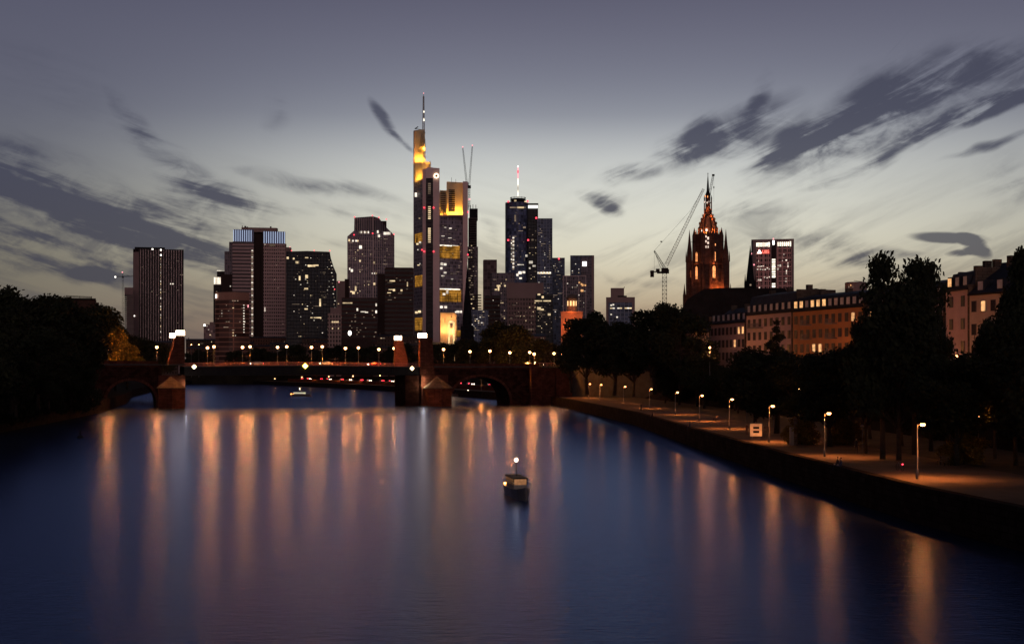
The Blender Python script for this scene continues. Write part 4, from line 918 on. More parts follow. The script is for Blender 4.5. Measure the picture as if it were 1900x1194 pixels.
gwin(1292.3, 466, 484, 3.2, cy-26*k-.3, E_cw); gwin(1292.3, 493, 517, 3.2, yF-.3, E_cw)
gwin(1325, 465, 483, 6, cy-26*k-.5, E_cw); gwin(1325, 492, 515, 5, yF-.3, E_cw); gwin(1281.5, 500, 514, 1.6, yF-.3, emit('cathedral_window_dim', (1,.25,.08), .35, sample=False))
for px, py, ww, hh in ((1311,425.5,3.6,4.5),(1310,437.5,1.6,4),(1314,441,3,5),(1310,446.5,1.8,4),(1314,449.5,3,4.5),(1310,457,2,4),(1314,457,2,4),(1302,427,1.5,4),(1327,453,2,4)): h.lit(px, py, ww, hh, E_cw2 if px < 1320 else E_cw, cy-26*k-.35, 'lit_opening')
for px, py in ((1308.5,360),(1313,361),(1307.5,371),(1312,372),(1316,370.5)): h.lit(px, py, 1.4, 3.4, E_cw2 if py > 365 else E_cw, cy-r0*1.0-.1, 'lit_opening')
OR = (1.0,.27,.06)
for px, py, dd, ee in ((1329,536,yF-2.2,8000),(1337,536,yF-2.0,5200),(1325,520,yF-2.5,1800),(1325,487,cy-26*k-2.2,1500),(1292,488,cy-26*k-2.2,500),(1292,520,yF-2.4,500),(1345,540,yF-1,1500)): point((h.x(px), dd, h.z(py)), ee*.17, OR, .3, h.r)
for a_, ee in ((-110, 2600), (-60, 2600), (-150, 1600), (-25, 1800)): point((cx+21.5*k*math.cos(R(a_)), cy+21.5*k*math.sin(R(a_)), h.z(430)), ee*.3, (1,.33,.07), .2, h.r)
for a_ in (-60, -120): point((cx+11*k*math.cos(R(a_)), cy+11*k*math.sin(R(a_)), h.z(396)), 500, OR, .2, h.r)
point((cx, cy-12*k, h.z(384)), 250, OR, .2, h.r)
# nave and choir roofs
h.poly('nave_roof', [(1268,None),(1268,556),(1290,545),(1330,540.5),(1385,539),(1392,536),(1464,535),(1472,540),(1476,548),(1476,None)], cy+8, cy+26, M_black)
h.poly('choir_roof', [(1266,None),(1266,578),(1276,560),(1292,550),(1306,541.5),(1330,540),(1385,539.3),(1390,541),(1450,541),(1460,560),(1500,566),(1500,None)], yF-24, yF-5.5, M_black)
h.poly('transept', [(1470,None),(1470,541),(1487,541),(1493,553),(1493,None)], cy+4, cy+14, M_slate); MB().bar((h.x(1488),cy+5,h.z(545)), (h.x(1488),cy+5,h.z(536)), .12).build('finial', M_black, h.r)
# luffing crane beside it
t = T('luffing_crane', 'large lattice luffing crane with raised jib left of the cathedral', 1233, 585, 'crane')
MB().lattice((0,0,0), (0,0,t.z(507)), 1.9, 26, .13).build('mast', M_dark, t.r)
MB().lattice((t.x(1236),0,t.z(492)), (t.x(1305),0,t.z(352)), 1.5, 30, .085, .9).build('jib', M_steel, t.r)
mb = MB(); mb.lattice((t.x(1233),0,t.z(497)), (t.x(1214),0,t.z(465)), 1.0, 7, .1, .5); mb.bar((t.x(1214),0,t.z(465)), (t.x(1226),0,t.z(497)), .1); mb.bar((t.x(1214),0,t.z(465)), (t.x(1214),0,t.z(500)), .05); mb.build('a_frame', M_dark, t.r)
mb = MB(); mb.bar((t.x(1214),0,t.z(465)), (t.x(1280),0,t.z(392)), .055); mb.bar((t.x(1280),0,t.z(392)), (t.x(1305),0,t.z(352)), .055); mb.box(t.x(1227)-.4, t.x(1227)+.4, -.3,.3, t.z(449), t.z(447)); mb.build('pendant', M_dark, t.r)
MB().box(t.x(1219), t.x(1240), -1.1, 1.1, t.z(507), t.z(503.5)).box(t.x(1217), t.x(1224), -1, 1, t.z(503.4), t.z(498.5)).box(t.x(1227), t.x(1240), -1, 1, t.z(503.4), t.z(497)).build('machine_deck', M_dark, t.r)
MB().box(t.x(1206.5), t.x(1213.5), -1, 1, t.z(513.5), t.z(501.5)).build('counterweight', M_dark, t.r); MB().box(t.x(1206), t.x(1222), -.5, .5, t.z(505), t.z(503.2)).build('counter_jib', M_dark, t.r); MB().box(t.x(1238.5), t.x(1241.5), -1.6, -.4, t.z(507.5), t.z(500)).build('cab', M_dark, t.r)
t = T('luffing_crane', 'distant crane jib tip showing behind the cathedral spire', 1316, 700, 'crane')
MB().lattice((0,0,0), (t.x(1305),0,t.z(420)), 1.6, 12, .15).build('mast', M_dark, t.r); MB().lattice((t.x(1305),0,t.z(420)), (t.x(1323),0,t.z(327)), 1.2, 12, .11, .8).build('jib', M_dark, t.r)
MB().box(t.x(1321), t.x(1326), -.6, .6, t.z(326.5), t.z(323.5)).build('jib_head', M_dark, t.r)
mb = MB(); mb.bar((t.x(1324.5),0,t.z(325)), (t.x(1324.5),0,t.z(375)), .05); mb.box(t.x(1323.6), t.x(1325.4), -.3, .3, t.z(349.5), t.z(346)); mb.build('hook_rope', M_dark, t.r)

# ------------------------------------------------------------------ river-front houses on the right
def house(p0, p1, ze, zr, wallm, label, cols, rows, dorm, lit=(), litd=(), depth=13, balc=(), fh=3.4, name='town_house', lanternz=None, mans=True, sills=True):
    a = Vector(p0); b = Vector(p1); d = b-a; L = d.length; ang = math.atan2(d.y, d.x)
    r = root(name, (a.x, a.y, GZ), label, 'house', 'houses along the right river front', rz=ang)
    he = ze-GZ; hr = zr-GZ
    MB().box(0, L, 0, depth, 0, he).build('wall', wallm, r)
    MB().box(-.1, L+.1, -.45, depth+.4, he+.003, he+.35).build('eaves', M_dark, r)
    rf = MB()
    if mans: rf.add([(0,.1,he+.353),(L,.1,he+.353),(L,depth-.1,he+.353),(0,depth-.1,he+.353),(0,1.5,hr-1.0),(L,1.5,hr-1.0),(L,depth-1.5,hr-1.0),(0,depth-1.5,hr-1.0),(0,depth/2,hr),(L,depth/2,hr)],
        [(0,1,5,4),(4,5,9,8),(2,3,7,6),(6,7,8,9),(0,4,8,7,3),(1,2,6,9,5)])
    else: rf.add([(0,-.3,he+.353),(L,-.3,he+.353),(L,depth+.3,he+.353),(0,depth+.3,he+.353),(0,depth/2,hr),(L,depth/2,hr)], [(0,1,5,4),(2,3,4,5),(0,4,3),(1,2,5)])
    rf.build('roof', M_slate, r)
    for cxx_ in (.12, .5, .9):
        MB().box(L*cxx_-.5, L*cxx_+.5, depth*.5-1.2, depth*.5+.2, hr-1.0, hr+rnd.uniform(.6,1.3)).build('chimney', M_stone2, r)
    MB().box(L-.18, L+.18, -.2, depth+.2, 0, he+.9).box(L-.17, L+.17, 1.2, depth-1.2, he+.9, hr-.3).build('party_wall', M_stone2, r)
    for j in range(rows):
        zt = he-1.1-j*fh
        for i in range(cols):
            x_ = L*(i+.5)/cols; ww = min(1.2, L/cols*.42); on = (i, j) in lit
            MB().box(x_-ww/2-.12, x_+ww/2+.12, -.10, -.02, zt-1.95, zt+.12).build('window_frame', mat('window_frame_paint', (.12,.09,.085), .7, spec=.1), r)
            wd = MB().box(x_-ww/2, x_+ww/2, -.16, -.105, zt-1.85, zt).build('window', E_wor if on else mat('dark_pane', (.02,.018,.022), .3, spec=.12), r)
            if (i, j) in balc:
                mb = MB(); mb.box(x_-1.6, x_+1.6, -1.4, -.02, zt-2.3, zt-2.1)
                for t_ in range(13): mb.bar((x_-1.55+t_*.258, -1.35, zt-2.1), (x_-1.55+t_*.258, -1.35, zt-1.1), .035)
                mb.bar((x_-1.6,-1.35,zt-1.1), (x_+1.6,-1.35,zt-1.1), .05); mb.build('balcony', M_steel, r)
    for i in range(dorm):
        x_ = L*(i+.5)/dorm; zz = he+.75; ww = min(1.3, L/dorm*.55)
        y_ = .1+1.4*(zz-he-.353)/max(.5, hr-1.35-he) if mans else .6
        dm = MB().box(x_-ww/2-.15, x_+ww/2+.15, y_-.25, y_+2.0, zz, zz+2.0).build('dormer', M_slate, r)
        MB().box(x_-ww/2, x_+ww/2, y_-.32, y_-.26, zz+.2, zz+1.75).build('dormer_window', (E_wor if i in litd else mat('pale_pane', (.42,.40,.42), .3)), dm)
    return r
WLc = mat('cream_render', (.44,.33,.26), .85, var=.08, scale=.3); WLm = mat('mauve_render', (.36,.25,.26), .85, var=.08, scale=.3); WLp = mat('pink_render', (.45,.32,.31), .85, var=.08, scale=.3); WLo = mat('orange_render', (.42,.19,.075), .85, var=.08, scale=.3)
def HP(px, D): return ((px-CX)/F*D, D)
house(HP(1285,440), HP(1317,425), 25.0, 29.5, WLc, 'cream house with three window rows, leftmost of the river-front houses', 3, 4, 0, mans=False)
house(HP(1318,376), HP(1383,354), 25.6, 30.2, WLm, 'mauve house with a brightly lit corner bay among the river-front houses', 9, 4, 7, lit=((8,0),(7,0),(6,1)), mans=False)
house(HP(1385,350), HP(1470,326), 27.1, 33.0, WLp, 'pink house with a long dark balcony behind the small pointed tree', 8, 4, 8, balc=((2,0),(1,0)))
house(HP(1471.5,325), HP(1603,297), 27.0, 31.4, WLo, 'orange rendered house with balconies and a row of lit attic dormers', 11, 5, 12, lit=((3,2),(4,2),(9,0)), litd=(0,1,3,4,5), balc=((2,0),(2,1),(6,0),(6,1),(6,2)))
house(HP(1610,290), HP(1752,262), 26.6, 31.4, WLm, 'mauve house mostly hidden behind the big dark tree', 9, 4, 7, lit=((0,0),))
h5 = house(HP(1755,255), HP(1798,246), 27.8, 32.2, WLp, 'pink narrow house with tall windows right of the big dark tree', 2, 5, 3, lit=((1,3),), litd=(0,), fh=4.2)
house(HP(1799,245.5), HP(1990,222), 26.6, 32.9, WLc, 'long house with steep dark roof at the right edge and one warm window', 10, 5, 5, lit=((1,0),(2,3)), depth=15, mans=False, fh=4.2)
# street lamps in front of the houses that light the fronts
def wall_lamp(px, py, D, e, label, gz=GZ):
    q = W3(px, py, D); r = root('street_lamp', (q.x, q.y, gz), label, 'street lamp', 'lamps on the riverside street'); hh = q.z-gz
    MB().lathe([(.12,0),(.08,.8),(.05,hh-.2)], 8).build('pole', M_steel, r, True); MB().lathe([(.05,hh-.2),(.26,hh-.05),(.26,hh+.15),(.1,hh+.3)], 8).build('globe', E_plamp, r, True); bulb(r, (0,0,hh+.05), 6500, .3, (1.0,.34,.12))
    return r
wall_lamp(1317, 645, 345, 0, 'single lamp before the left houses, above the dark trees')
for i, (px, D, tx) in enumerate(((1440,300,'orange lit lamp hidden by trees before the pink house'), (1520,278,'lamp hidden by trees before the orange house'), (1600,255,'lamp behind the big dark tree'), (1775,222,'lamp before the narrow pink house'), (1865,200,'lamp before the long steep-roofed house'))):
    q = root('street_lamp', ((px-CX)/F*D, D, GZ), tx, 'street lamp', 'lamps on the riverside street')
    MB().lathe([(.12,0),(.08,.8),(.05,7.0)], 8).build('pole', M_steel, q, True); MB().lathe([(.05,7.0),(.26,7.1),(.26,7.3),(.1,7.45)], 8).build('globe', E_plamp, q, True); bulb(q, (0,0,7.2), 6500, .3, (1.0,.34,.12))

# ------------------------------------------------------------------ low city between river and towers
WB = [mat('town_wall_%s' % n_, c_, .85, var=.1, scale=.2) for n_, c_ in (('red', (.26,.13,.10)), ('brown', (.18,.12,.10)), ('ochre', (.32,.21,.14)), ('rose', (.30,.19,.17)))]
WN = ['red brown', 'dark brown', 'ochre', 'rose']
def block(px0, px1, pyt, D, i, label, roof=True, depth=16, wins=8, sd=0):
    t = T('town_building', label, (px0+px1)/2, D, 'building', 'low buildings behind the bridge')
    ye = pyt+(6 if roof else 0)*1000/D*.6
    t.box('wall', px0, px1, ye, None, 0, depth, facade('town_front_%d' % i, ((.13,.06,.045),(.07,.045,.038),(.12,.075,.05),(.14,.085,.075))[i], (.015,.01,.01), 2.6, 3.3, .55, .5))
    if roof:
        mb = MB(); x0, x1, z0, z1 = t.x(px0)-.3, t.x(px1)+.3, t.z(ye)+.003, t.z(pyt)
        mb.add([(x0,-.4,z0),(x1,-.4,z0),(x1,depth+.4,z0),(x0,depth+.4,z0),(x0,depth/2,z1),(x1,depth/2,z1)], [(0,1,5,4),(2,3,4,5),(0,4,3),(1,2,5),(0,3,2,1)]); mb.build('roof', M_slate, t.r)
        if px1-px0 > 14: MB().box(t.x(px0+4), t.x(px0+5.6), depth/2-1, depth/2+1, z1-1, z1+1.2).build('chimney', WB[i], t.r)
    t.scatter(px0+2, px1-2, ye+3, 668, wins, (2.6,3.2), (.8,1.4), 1.4, [E_wdim, E_wdim, E_win], sd, -.3)
    return t
order2 = order+['thirteenth','fourteenth','fifteenth','sixteenth','seventeenth','eighteenth','nineteenth','twentieth','twenty-first','twenty-second','twenty-third','twenty-fourth','twenty-fifth','twenty-sixth','twenty-seventh','twenty-eighth','twenty-ninth','thirtieth']
q = random.Random(5); px = 346; idx = 0
while px < 1000:
    wd_ = q.uniform(18, 42); D = (1300 if px < 480 else 786+(750-px)*1.51+110 if px < 720 else 862-(px-700)*1.3+130)+q.uniform(0, 60)
    block(px, px+wd_-.8, q.uniform(632, 646), D, idx % 4, '%s town building behind the bridge lamps, %s from the left' % (WN[idx % 4], order2[idx]), True, 16, 4, idx+200)
    px += wd_; idx += 1
for j, (a_, b_, c_, D_, i_) in enumerate(((960,1012,618,640,3),(1000,1060,640,600,3),(925,965,603,900,1),(1085,1125,596,760,2),(1120,1180,604,700,3),(1180,1290,612,560,1),(560,700,625,1240,1),(440,560,624,1400,0),(345,400,628,1400,1),(700,780,620,1100,1),(240,330,632,1250,1),(180,250,640,800,1),(1205,1290,590,800,1))):
    block(a_, b_, c_, D_, i_, ['mauve gabled block right of the bridge head','rose long building above the right end of the bridge','dark gabled block before the grey glass block','ochre block seen through the trees right of the orange church','rose block seen through the trees below the white low office','brown block behind the trees left of the cathedral','dark wide block below the black glass tower','red brown wide block below the twin tower','dark block left of the little orange spire','dark block below the tallest skyscraper','dark block below the fin tower','dark block left of the fin tower behind the trees','dark roofs under the large crane'][j], True, 18, 8, 300+j)

# ------------------------------------------------------------------ trees
def tree_proto(seed, H, Rw, nleaf, leaf=.42, lobes=16, cone=False, trunk_h=.28):
    q = random.Random(seed); tr = MB(); base_r = H*.022
    pts = [Vector((0,0,0))]
    for k in range(4): pts.append(pts[-1]+Vector((q.uniform(-.3,.3), q.uniform(-.3,.3), H*.19)))
    for k in range(4): tr.bar(pts[k], pts[k+1], base_r*(1-k*.22), 7, base_r*(1-(k+1)*.22))
    cs = []
    for i in range(lobes):
        if cone:
            t_ = (i+.5)/lobes; z_ = H*(.2+.78*t_); rr_ = Rw*(1.02-t_)*.75; a_ = i*2.4
            cs.append((Vector((rr_*math.cos(a_)*q.random(), rr_*math.sin(a_)*q.random(), z_)), Rw*(1.05-t_)*.62+.3))
        else:
            a_ = q.uniform(0, 2*math.pi); u_ = q.random(); z_ = H*(trunk_h+.08+(.88-trunk_h-.04)*u_); env = math.sin(math.pi*min(1, .2+u_*.72))**.7
            rr_ = Rw*env*q.uniform(.25, .78); cs.append((Vector((rr_*math.cos(a_), rr_*math.sin(a_), z_)), Rw*q.uniform(.24,.42)))
    for c_, r_ in cs:
        s_ = pts[q.choice((1,2,2,3))]; 
        if s_.z > c_.z: s_ = pts[1]
        mid = s_.lerp(c_, .5)+Vector((0,0,-.4)); tr.bar(s_, mid, base_r*.35, 5, base_r*.22); tr.bar(mid, c_, base_r*.22, 5, base_r*.06)
    lv = MB(); v = []; f = []
    wts = [r_**2 for _, r_ in cs]; tot = sum(wts)
    for (c_, r_), w_ in zip(cs, wts):
        for _ in range(int(nleaf*w_/tot)):
            d_ = Vector((q.gauss(0,1), q.gauss(0,1), q.gauss(0,1))).normalized(); rad = r_*(q.random()**.42)*q.uniform(.8,1.12)
            p_ = c_+Vector((d_.x*rad, d_.y*rad, d_.z*rad*.85)); s_ = leaf*q.uniform(.5,1.25)
            a_ = Vector((q.gauss(0,1), q.gauss(0,1), q.gauss(0,1))).normalized(); b_ = a_.orthogonal().normalized(); c2 = a_.cross(b_)
            o_ = len(v); v += [p_-b_*s_, p_-c2*s_*.55, p_+b_*s_, p_+c2*s_*.55]; f.append((o_,o_+1,o_+2,o_+3))
    lv.add(v, f)
    r = bpy.data.objects.new('tree', None)
    to = tr.build('trunk', M_bark, r, True); lo = lv.build('crown', M_leaf, r)
    return (to.data, lo.data, to, lo, r)
protos = {}
def proto(key, *a, **k):
    to_d, lo_d, to, lo, r = tree_proto(*a, **k); bpy.data.objects.remove(to); bpy.data.objects.remove(lo); bpy.data.objects.remove(r); protos[key] = (to_d, lo_d)
proto('a', 1, 20, 7.5, 9000, .42, 22); proto('b', 2, 20, 6.5, 9000, .40, 18); proto('c', 3, 20, 8.5, 8500, .45, 26); proto('d', 4, 20, 3.6, 5000, .36, 12, True)
proto('f', 21, 20, 13, 9000, .8, 30, trunk_h=.0)
proto('e', 9, 20, 6.0, 6500, .34, 34, trunk_h=.2)
M_leaf2 = mat('lamp_lit_foliage', (.11,.08,.02), .9, var=.45, scale=.5, spec=.05)  # brighter copy of the foliage, lamp light put into the leaf colour
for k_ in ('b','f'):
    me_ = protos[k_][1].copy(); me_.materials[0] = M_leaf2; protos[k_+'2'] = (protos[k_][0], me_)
def tree(key, x, y, z0, H, label, w=1.0, rz=0, group='trees along the right bank', name='tree', cat='tree'):
    r = root(name, (x, y, z0), label, cat, group, rz); s_ = H/20.0; r.scale = (s_*w, s_*w, s_)
    for nm, me in zip(('trunk', 'crown'), protos[key]):
        o = bpy.data.objects.new(nm, me); COL.objects.link(o); o.parent = r
    return r
def tree_px(key, px, pyt, D, z0, label, w=1.0, group='trees along the right bank', **k):
    top = CH+(HY-pyt)/F*D; return tree(key, (px-CX)/F*D, D, z0, (top-z0)*1.02, label, w, rnd.uniform(0, 6.28), group, **k)
# right bank: named ones then the row
tree_px('e', 1638, 466, 150, PZ, 'tall dark tree with feathery pointed top, the highest on the right bank', .66)
tree_px('e', 1697, 477, 158, PZ, 'tall dark twin-topped tree just right of the highest tree', .66)
tree_px('e', 1727, 480, 165, PZ, 'slim dark tree leaning against the twin-topped tree', .5)
tree_px('c', 1668, 545, 148, PZ, 'low broad dark tree below the highest tree', .75)
tree_px('a', 1607, 590, 160, PZ, 'round dark tree left of the highest tree before the orange house', .5)
tree_px('c', 1540, 656, 175, PZ, 'low dark tree below the orange house', 1.3)
tree_px('d', 1441, 590, 210, PZ, 'small pointed dark tree before the pink house', 1.15)
tree_px('c', 1400, 654, 215, PZ, 'wide dark tree left of the small pointed tree', 1.25)
tree_px('a', 1480, 654, 200, PZ, 'wide dark tree right of the small pointed tree', 1.25)
tree_px('b', 1215, 562, 385, 6, 'dark tree under the large crane by the street', 1.05)
tree_px('c', 1262, 575, 370, 6, 'dark tree left of the cathedral by the street', 1.1)
tree_px('b', 1090, 578, 430, 5, 'dark gappy tree before the white-sign tower near the bridge head', 1.15)
tree_px('a', 1140, 596, 420, 5, 'dark gappy tree between bridge head and the street lamp', 1.2)
tree_px('a', 1175, 600, 400, 5, 'dark tree beside the gappy trees by the bridge head', 1.0)
tree_px('b', 1060, 612, 470, 5, 'dark tree right behind the right bridge abutment', 1.0)
tree_px('b', 1912, 458, 165, GZ, 'dark tree rising above the roof at the right edge', .6)
tree_px('c', 1885, 585, 140, PZ, 'big dark tree before the long house at the right edge', .75)
tree_px('a', 1846, 590, 150, PZ, 'dark spreading tree before the long house', .55)
tree_px('c', 1975, 575, 120, PZ, 'dark tree cut by the right picture edge', .8)
tree_px('a', 1775, 655, 140, PZ, 'low dark tree under the narrow pink house', 1.2)
wds = ['bushy', 'leaning', 'low', 'round', 'thin', 'wide', 'ragged', 'squat']
for i in range(16):
    D = 118+i*19; e_x = 30+22+rnd.uniform(-2, 3)-(max(0, D-320)*.05)
    tree(rnd.choice('abc'), e_x, D, PZ, (rnd.uniform(9, 11.5) if 150 < D < 345 else rnd.uniform(12, 15)) if D > 118 else 11, '%s promenade tree on the lawn, %s in its row from the viewer' % (wds[i % 8], order2[i]), 1.2, rnd.uniform(0,6), 'row of promenade trees')
for i in range(12):
    D = 140+i*22
    tree(rnd.choice('ac'), 57+rnd.uniform(-2,2)+(2 if D < 260 else -3), D+9, 6.5, rnd.uniform(6, 8), '%s dark street tree behind the promenade row, %s from the viewer' % (wds[(i+3) % 8], order[i]), 1.35, rnd.uniform(0,6), 'row of street trees')
# trees behind the bridge at right, low dark masses
for i, (px, py, D) in enumerate(((935,596,560),(905,606,580),(960,612,540),(870,628,600),(845,632,620),(1010,632,545),(815,636,640))):
    tree_px('abc'[i % 3], px, py, D, GZ, ['dark tree top left of the mauve gabled block','small dark tree behind the right arch of the bridge','dark tree before the mauve gabled block','low dark tree under the unfinished tower','low dark tree beside the glowing cream church','dark tree over the right bridge end','low dark tree right of the dark pylon'][i], 1.2, 'trees behind the bridge')
for i, (px, py) in enumerate(((352,655),(374,648),(438,652),(480,645),(520,651),(548,642),(588,648),(622,640),(655,646),(690,642),(722,648),(745,640))):
    D = (1225 if px < 480 else 786+(750-px)*1.51+48)
    tree_px('abc'[i % 3], px, py, D, GZ, '%s dark quay tree seen over the steel span, %s from the left' % (wds[i % 8], order2[i]), 1.5, 'trees on the far quay')
# left bank / island
LT = [('c',-12,545,330),('b',8,570,300),('a',38,560,340),('c',60,565,330),('b',82,548,350),('a',102,550,360),('c',108,560,370),('a',120,566,385),('c',176,572,520),('b',196,590,530),('a',212,606,540),('b',20,600,260),('c',70,612,290),('a',115,640,330),('c',135,650,350),('a',150,664,375),('c',-30,600,230),('a',30,660,240),('c',90,680,290),('b',132,690,330),('a',230,622,640),('c',262,628,600),('b',287,632,620),('c',300,640,560)]
for i, (kk, px, py, D) in enumerate(LT):
    tree_px(kk, px, py, D, 4.5 if D < 500 else GZ, '%s tree in the left grove, %s' % (wds[i % 8], ['outermost left at the water','second from the left edge','under the left cloud bank','beside the two white lamps','with the spiky top','before the flat-roofed building','below the roof truss','under the right end of the truss','on the grove\'s right shoulder','sloping down toward the lamp','nearest the first bridge lamp','low at the shore left','low below the white lamps','low left of the arch','low before the arch','low touching the parapet','cut by the left picture edge','dark at the left waterline','dark at the middle waterline','dark at the right waterline','far behind the first bridge lamp','far between the two left bridge lamps','far behind the second bridge lamp','far beside the left pylon'][i]), 1.15, 'trees of the left grove')
for i in range(11):
    D = 205+i*17.5; ex = None
    for (x0,y0),(x1,y1) in zip(LB[:-1], LB[1:]):
        if y0 <= D <= y1: ex = x0+(x1-x0)*(D-y0)/(y1-y0)
    tree('f', ex-2.0, D, 2.2, rnd.uniform(8, 12), '%s dark shrub hanging over the left bank water, %s from the viewer' % (wds[i % 8], order2[i]), 1.0, i*1.3, 'shrubs on the left bank', 'shrub', 'shrub')
for i in range(18):
    D = 92+i*20; ex = None
    for (x0,y0),(x1,y1) in zip(RB[:-1], RB[1:]):
        if y0 <= D <= y1: ex = x0+(x1-x0)*(D-y0)/(y1-y0)
    tree('f', ex+34+rnd.uniform(-2,2), D, 3.6, rnd.uniform(8, 10.5), '%s dark shrub on the slope behind the lawn, %s from the viewer' % (wds[(i+5) % 8], order2[i]), 1.0, i*1.7, 'shrubs on the right slope', 'shrub', 'shrub')
tree_px('b2', 214, 606, 462, 6, 'tree in lamp-lit leaf tone by the first bridge lamp at left', .9, 'trees of the left grove'); tree_px('b2', 236, 640, 475, 6, 'low tree in lamp-lit leaf tone right of the first bridge lamp', 1.3, 'trees of the left grove'); tree_px('b2', 176, 625, 478, 6, 'tree in lamp-lit leaf tone just left of the first bridge lamp', 1.1, 'trees of the left grove')
# bushes by hidden path lamps, lamp light also put into their leaf colour
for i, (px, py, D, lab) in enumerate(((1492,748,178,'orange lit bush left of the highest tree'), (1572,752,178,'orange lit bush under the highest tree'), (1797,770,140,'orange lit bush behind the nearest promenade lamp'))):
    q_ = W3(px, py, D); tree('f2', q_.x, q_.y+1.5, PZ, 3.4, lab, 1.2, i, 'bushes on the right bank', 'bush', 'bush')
for px, py, D, lab in ((1484,722,182,'path lamp glowing behind leaves left of the highest tree'), (1575,728,182,'path lamp glowing behind leaves under the highest tree'), (1815,774,142,'path lamp glowing low among leaves at right'), (1790,716,170,'path lamp glowing in the foliage at right'), (1548,692,205,'path lamp glimmering between trunks below the orange house'), (1436,694,230,'path lamp glimmering behind the pointed tree'), (1668,712,176,'path lamp glimmering among the highest trees'), (1385,700,250,'path lamp glimmering left of the pointed tree')):
    q_ = W3(px, py, D); r = root('street_lamp', (q_.x, q_.y, PZ), lab, 'street lamp', 'path lamps among the trees'); hh = max(1.5, q_.z-PZ)
    MB().lathe([(.08,0),(.05,hh)], 8).build('pole', M_steel, r, True); MB().lathe([(.05,hh),(.16,hh+.05),(.16,hh+.2),(.05,hh+.28)], 8).build('globe', E_plamp, r, True); bulb(r, (0,0,hh+.12), 900, .2)

# ------------------------------------------------------------------ promenade lamps
PL = [(1702,888),(1530,847),(1427,820),(1353,795),(1298,781),(1253,769),(1205,757),(1157,748),(1113,741),(1092,738),(1046,734.5)]
def prom_lamp(i, px, pyb):
    D = (CH-PZ)*F/(pyb-HY); r = root('promenade_lamp', ((px-CX)/F*D, D, PZ), 'slim promenade lamp with a short arm, %s from the right edge of the photo' % ['nearest','second','third','fourth','fifth','sixth','seventh','eighth','ninth','tenth','eleventh'][i], 'street lamp', 'promenade lamps')
    MB().lathe([(.13,0),(.12,.9),(.07,1.0),(.05,4.95),(.05,5.05)], 8).build('pole', M_steel, r, True)
    MB().bar((0,0,4.95), (.34,0,5.05), .035, 6).build('arm', M_steel, r)
    MB().lathe([(.05,-.16),(.2,-.12),(.26,0),(.2,.1)], 10, (.5,0,5.0)).build('lamp_head', E_plamp, r, True)
    MB().lathe([(.30,.103),(.26,.16),(.05,.24)], 10, (.5,0,5.0)).build('shade', M_dark, r)
    bulb(r, (.5,0,4.95), 1300, .27)
    spot((.5,0,4.8), (.5,0,0), 3000, (1,.33,.09), 132, .12, r, 'lamp_light')
    return r
for i, a_ in enumerate(PL): prom_lamp(i, *a_)
# board with two dark bars, pillar, unlit lamp
D = 190; q_ = W3(1403, 797, D)
r = root('sign_board', (q_.x, q_.y, PZ), 'white board with two dark bars standing on the promenade', 'sign'); zc = q_.z-PZ
MB().box(-.85, .85, 0, .08, zc-.9, zc+.9).build('board', mat('white_paint', (.75,.68,.62), .6), r); MB().box(-.42,.42,-.03,-.003,zc+.14,zc+.46).box(-.42,.42,-.03,-.003,zc-.44,zc-.12).build('bars', M_dark, r); MB().box(-.6,-.5,.02,.1,0,zc-.9).box(.5,.6,.02,.1,0,zc-.9).build('posts', M_steel, r)
D = 178; q_ = W3(1476, 775, D); zt = q_.z-PZ
r = root('pillar', (q_.x, q_.y, PZ), 'tall pale pillar with a box at its foot between two promenade lamps', 'pillar'); MB().box(-.22,.22,-.2,.2,0,zt).build('shaft', M_stone2, r); MB().box(-.75,-.25,-.25,.25,0,2.4).build('cabinet', M_steel, r)
D = 165; q_ = W3(1600, 790, D); zt = q_.z-PZ
r = root('sign_post', (q_.x, q_.y, PZ), 'thin unlit post with a small round head on the lawn edge', 'post'); MB().bar((0,0,0),(0,0,zt-.2),.045,8).build('post', M_steel, r); MB().lathe([(.05,-.25),(.24,-.1),(.24,.1),(.05,.2)], 10, (0,0,zt)).build('head', M_steel, r, True)

# benches
def bench(x, y, rz, label):
    r = root('park_bench', (x, y, PZ), label, 'bench', 'benches on the promenade', rz)
    mb = MB(); [mb.box(-.9,.9,-.22+k*.15,-.1+k*.15,.42,.46) for k in range(3)]; mb.build('seat', mat('bench_wood', (.13,.08,.05), .7), r)
    mb = MB(); [mb.box(-.9,.9,.24+k*.03,.27+k*.03,.55+k*.16,.66+k*.16) for k in range(3)]; mb.build('backrest', MC['bench_wood'], r)
    for sx in (-.8,.8): MB().box(sx-.03,sx+.03,-.2,-.15,0,.419).box(sx-.03,sx+.03,.18,.235,0,.9).box(sx-.03,sx+.03,-.2,.2,.36,.419).build('leg', M_dark, r)
def edge_x(D):
    for (x0,y0),(x1,y1) in zip(RB[:-1], RB[1:]):
        if y0 <= D <= y1: return x0+(x1-x0)*(D-y0)/(y1-y0)
    return 30
for D, off, lab in ((96,9,'bench beside the clipped bush at the right edge'), (140,12,'bench between the nearest and second promenade lamps'), (215,10,'bench behind the white board'), (262,10,'bench near the fifth promenade lamp')):
    bench(edge_x(D)+off, D, R(-80), lab)

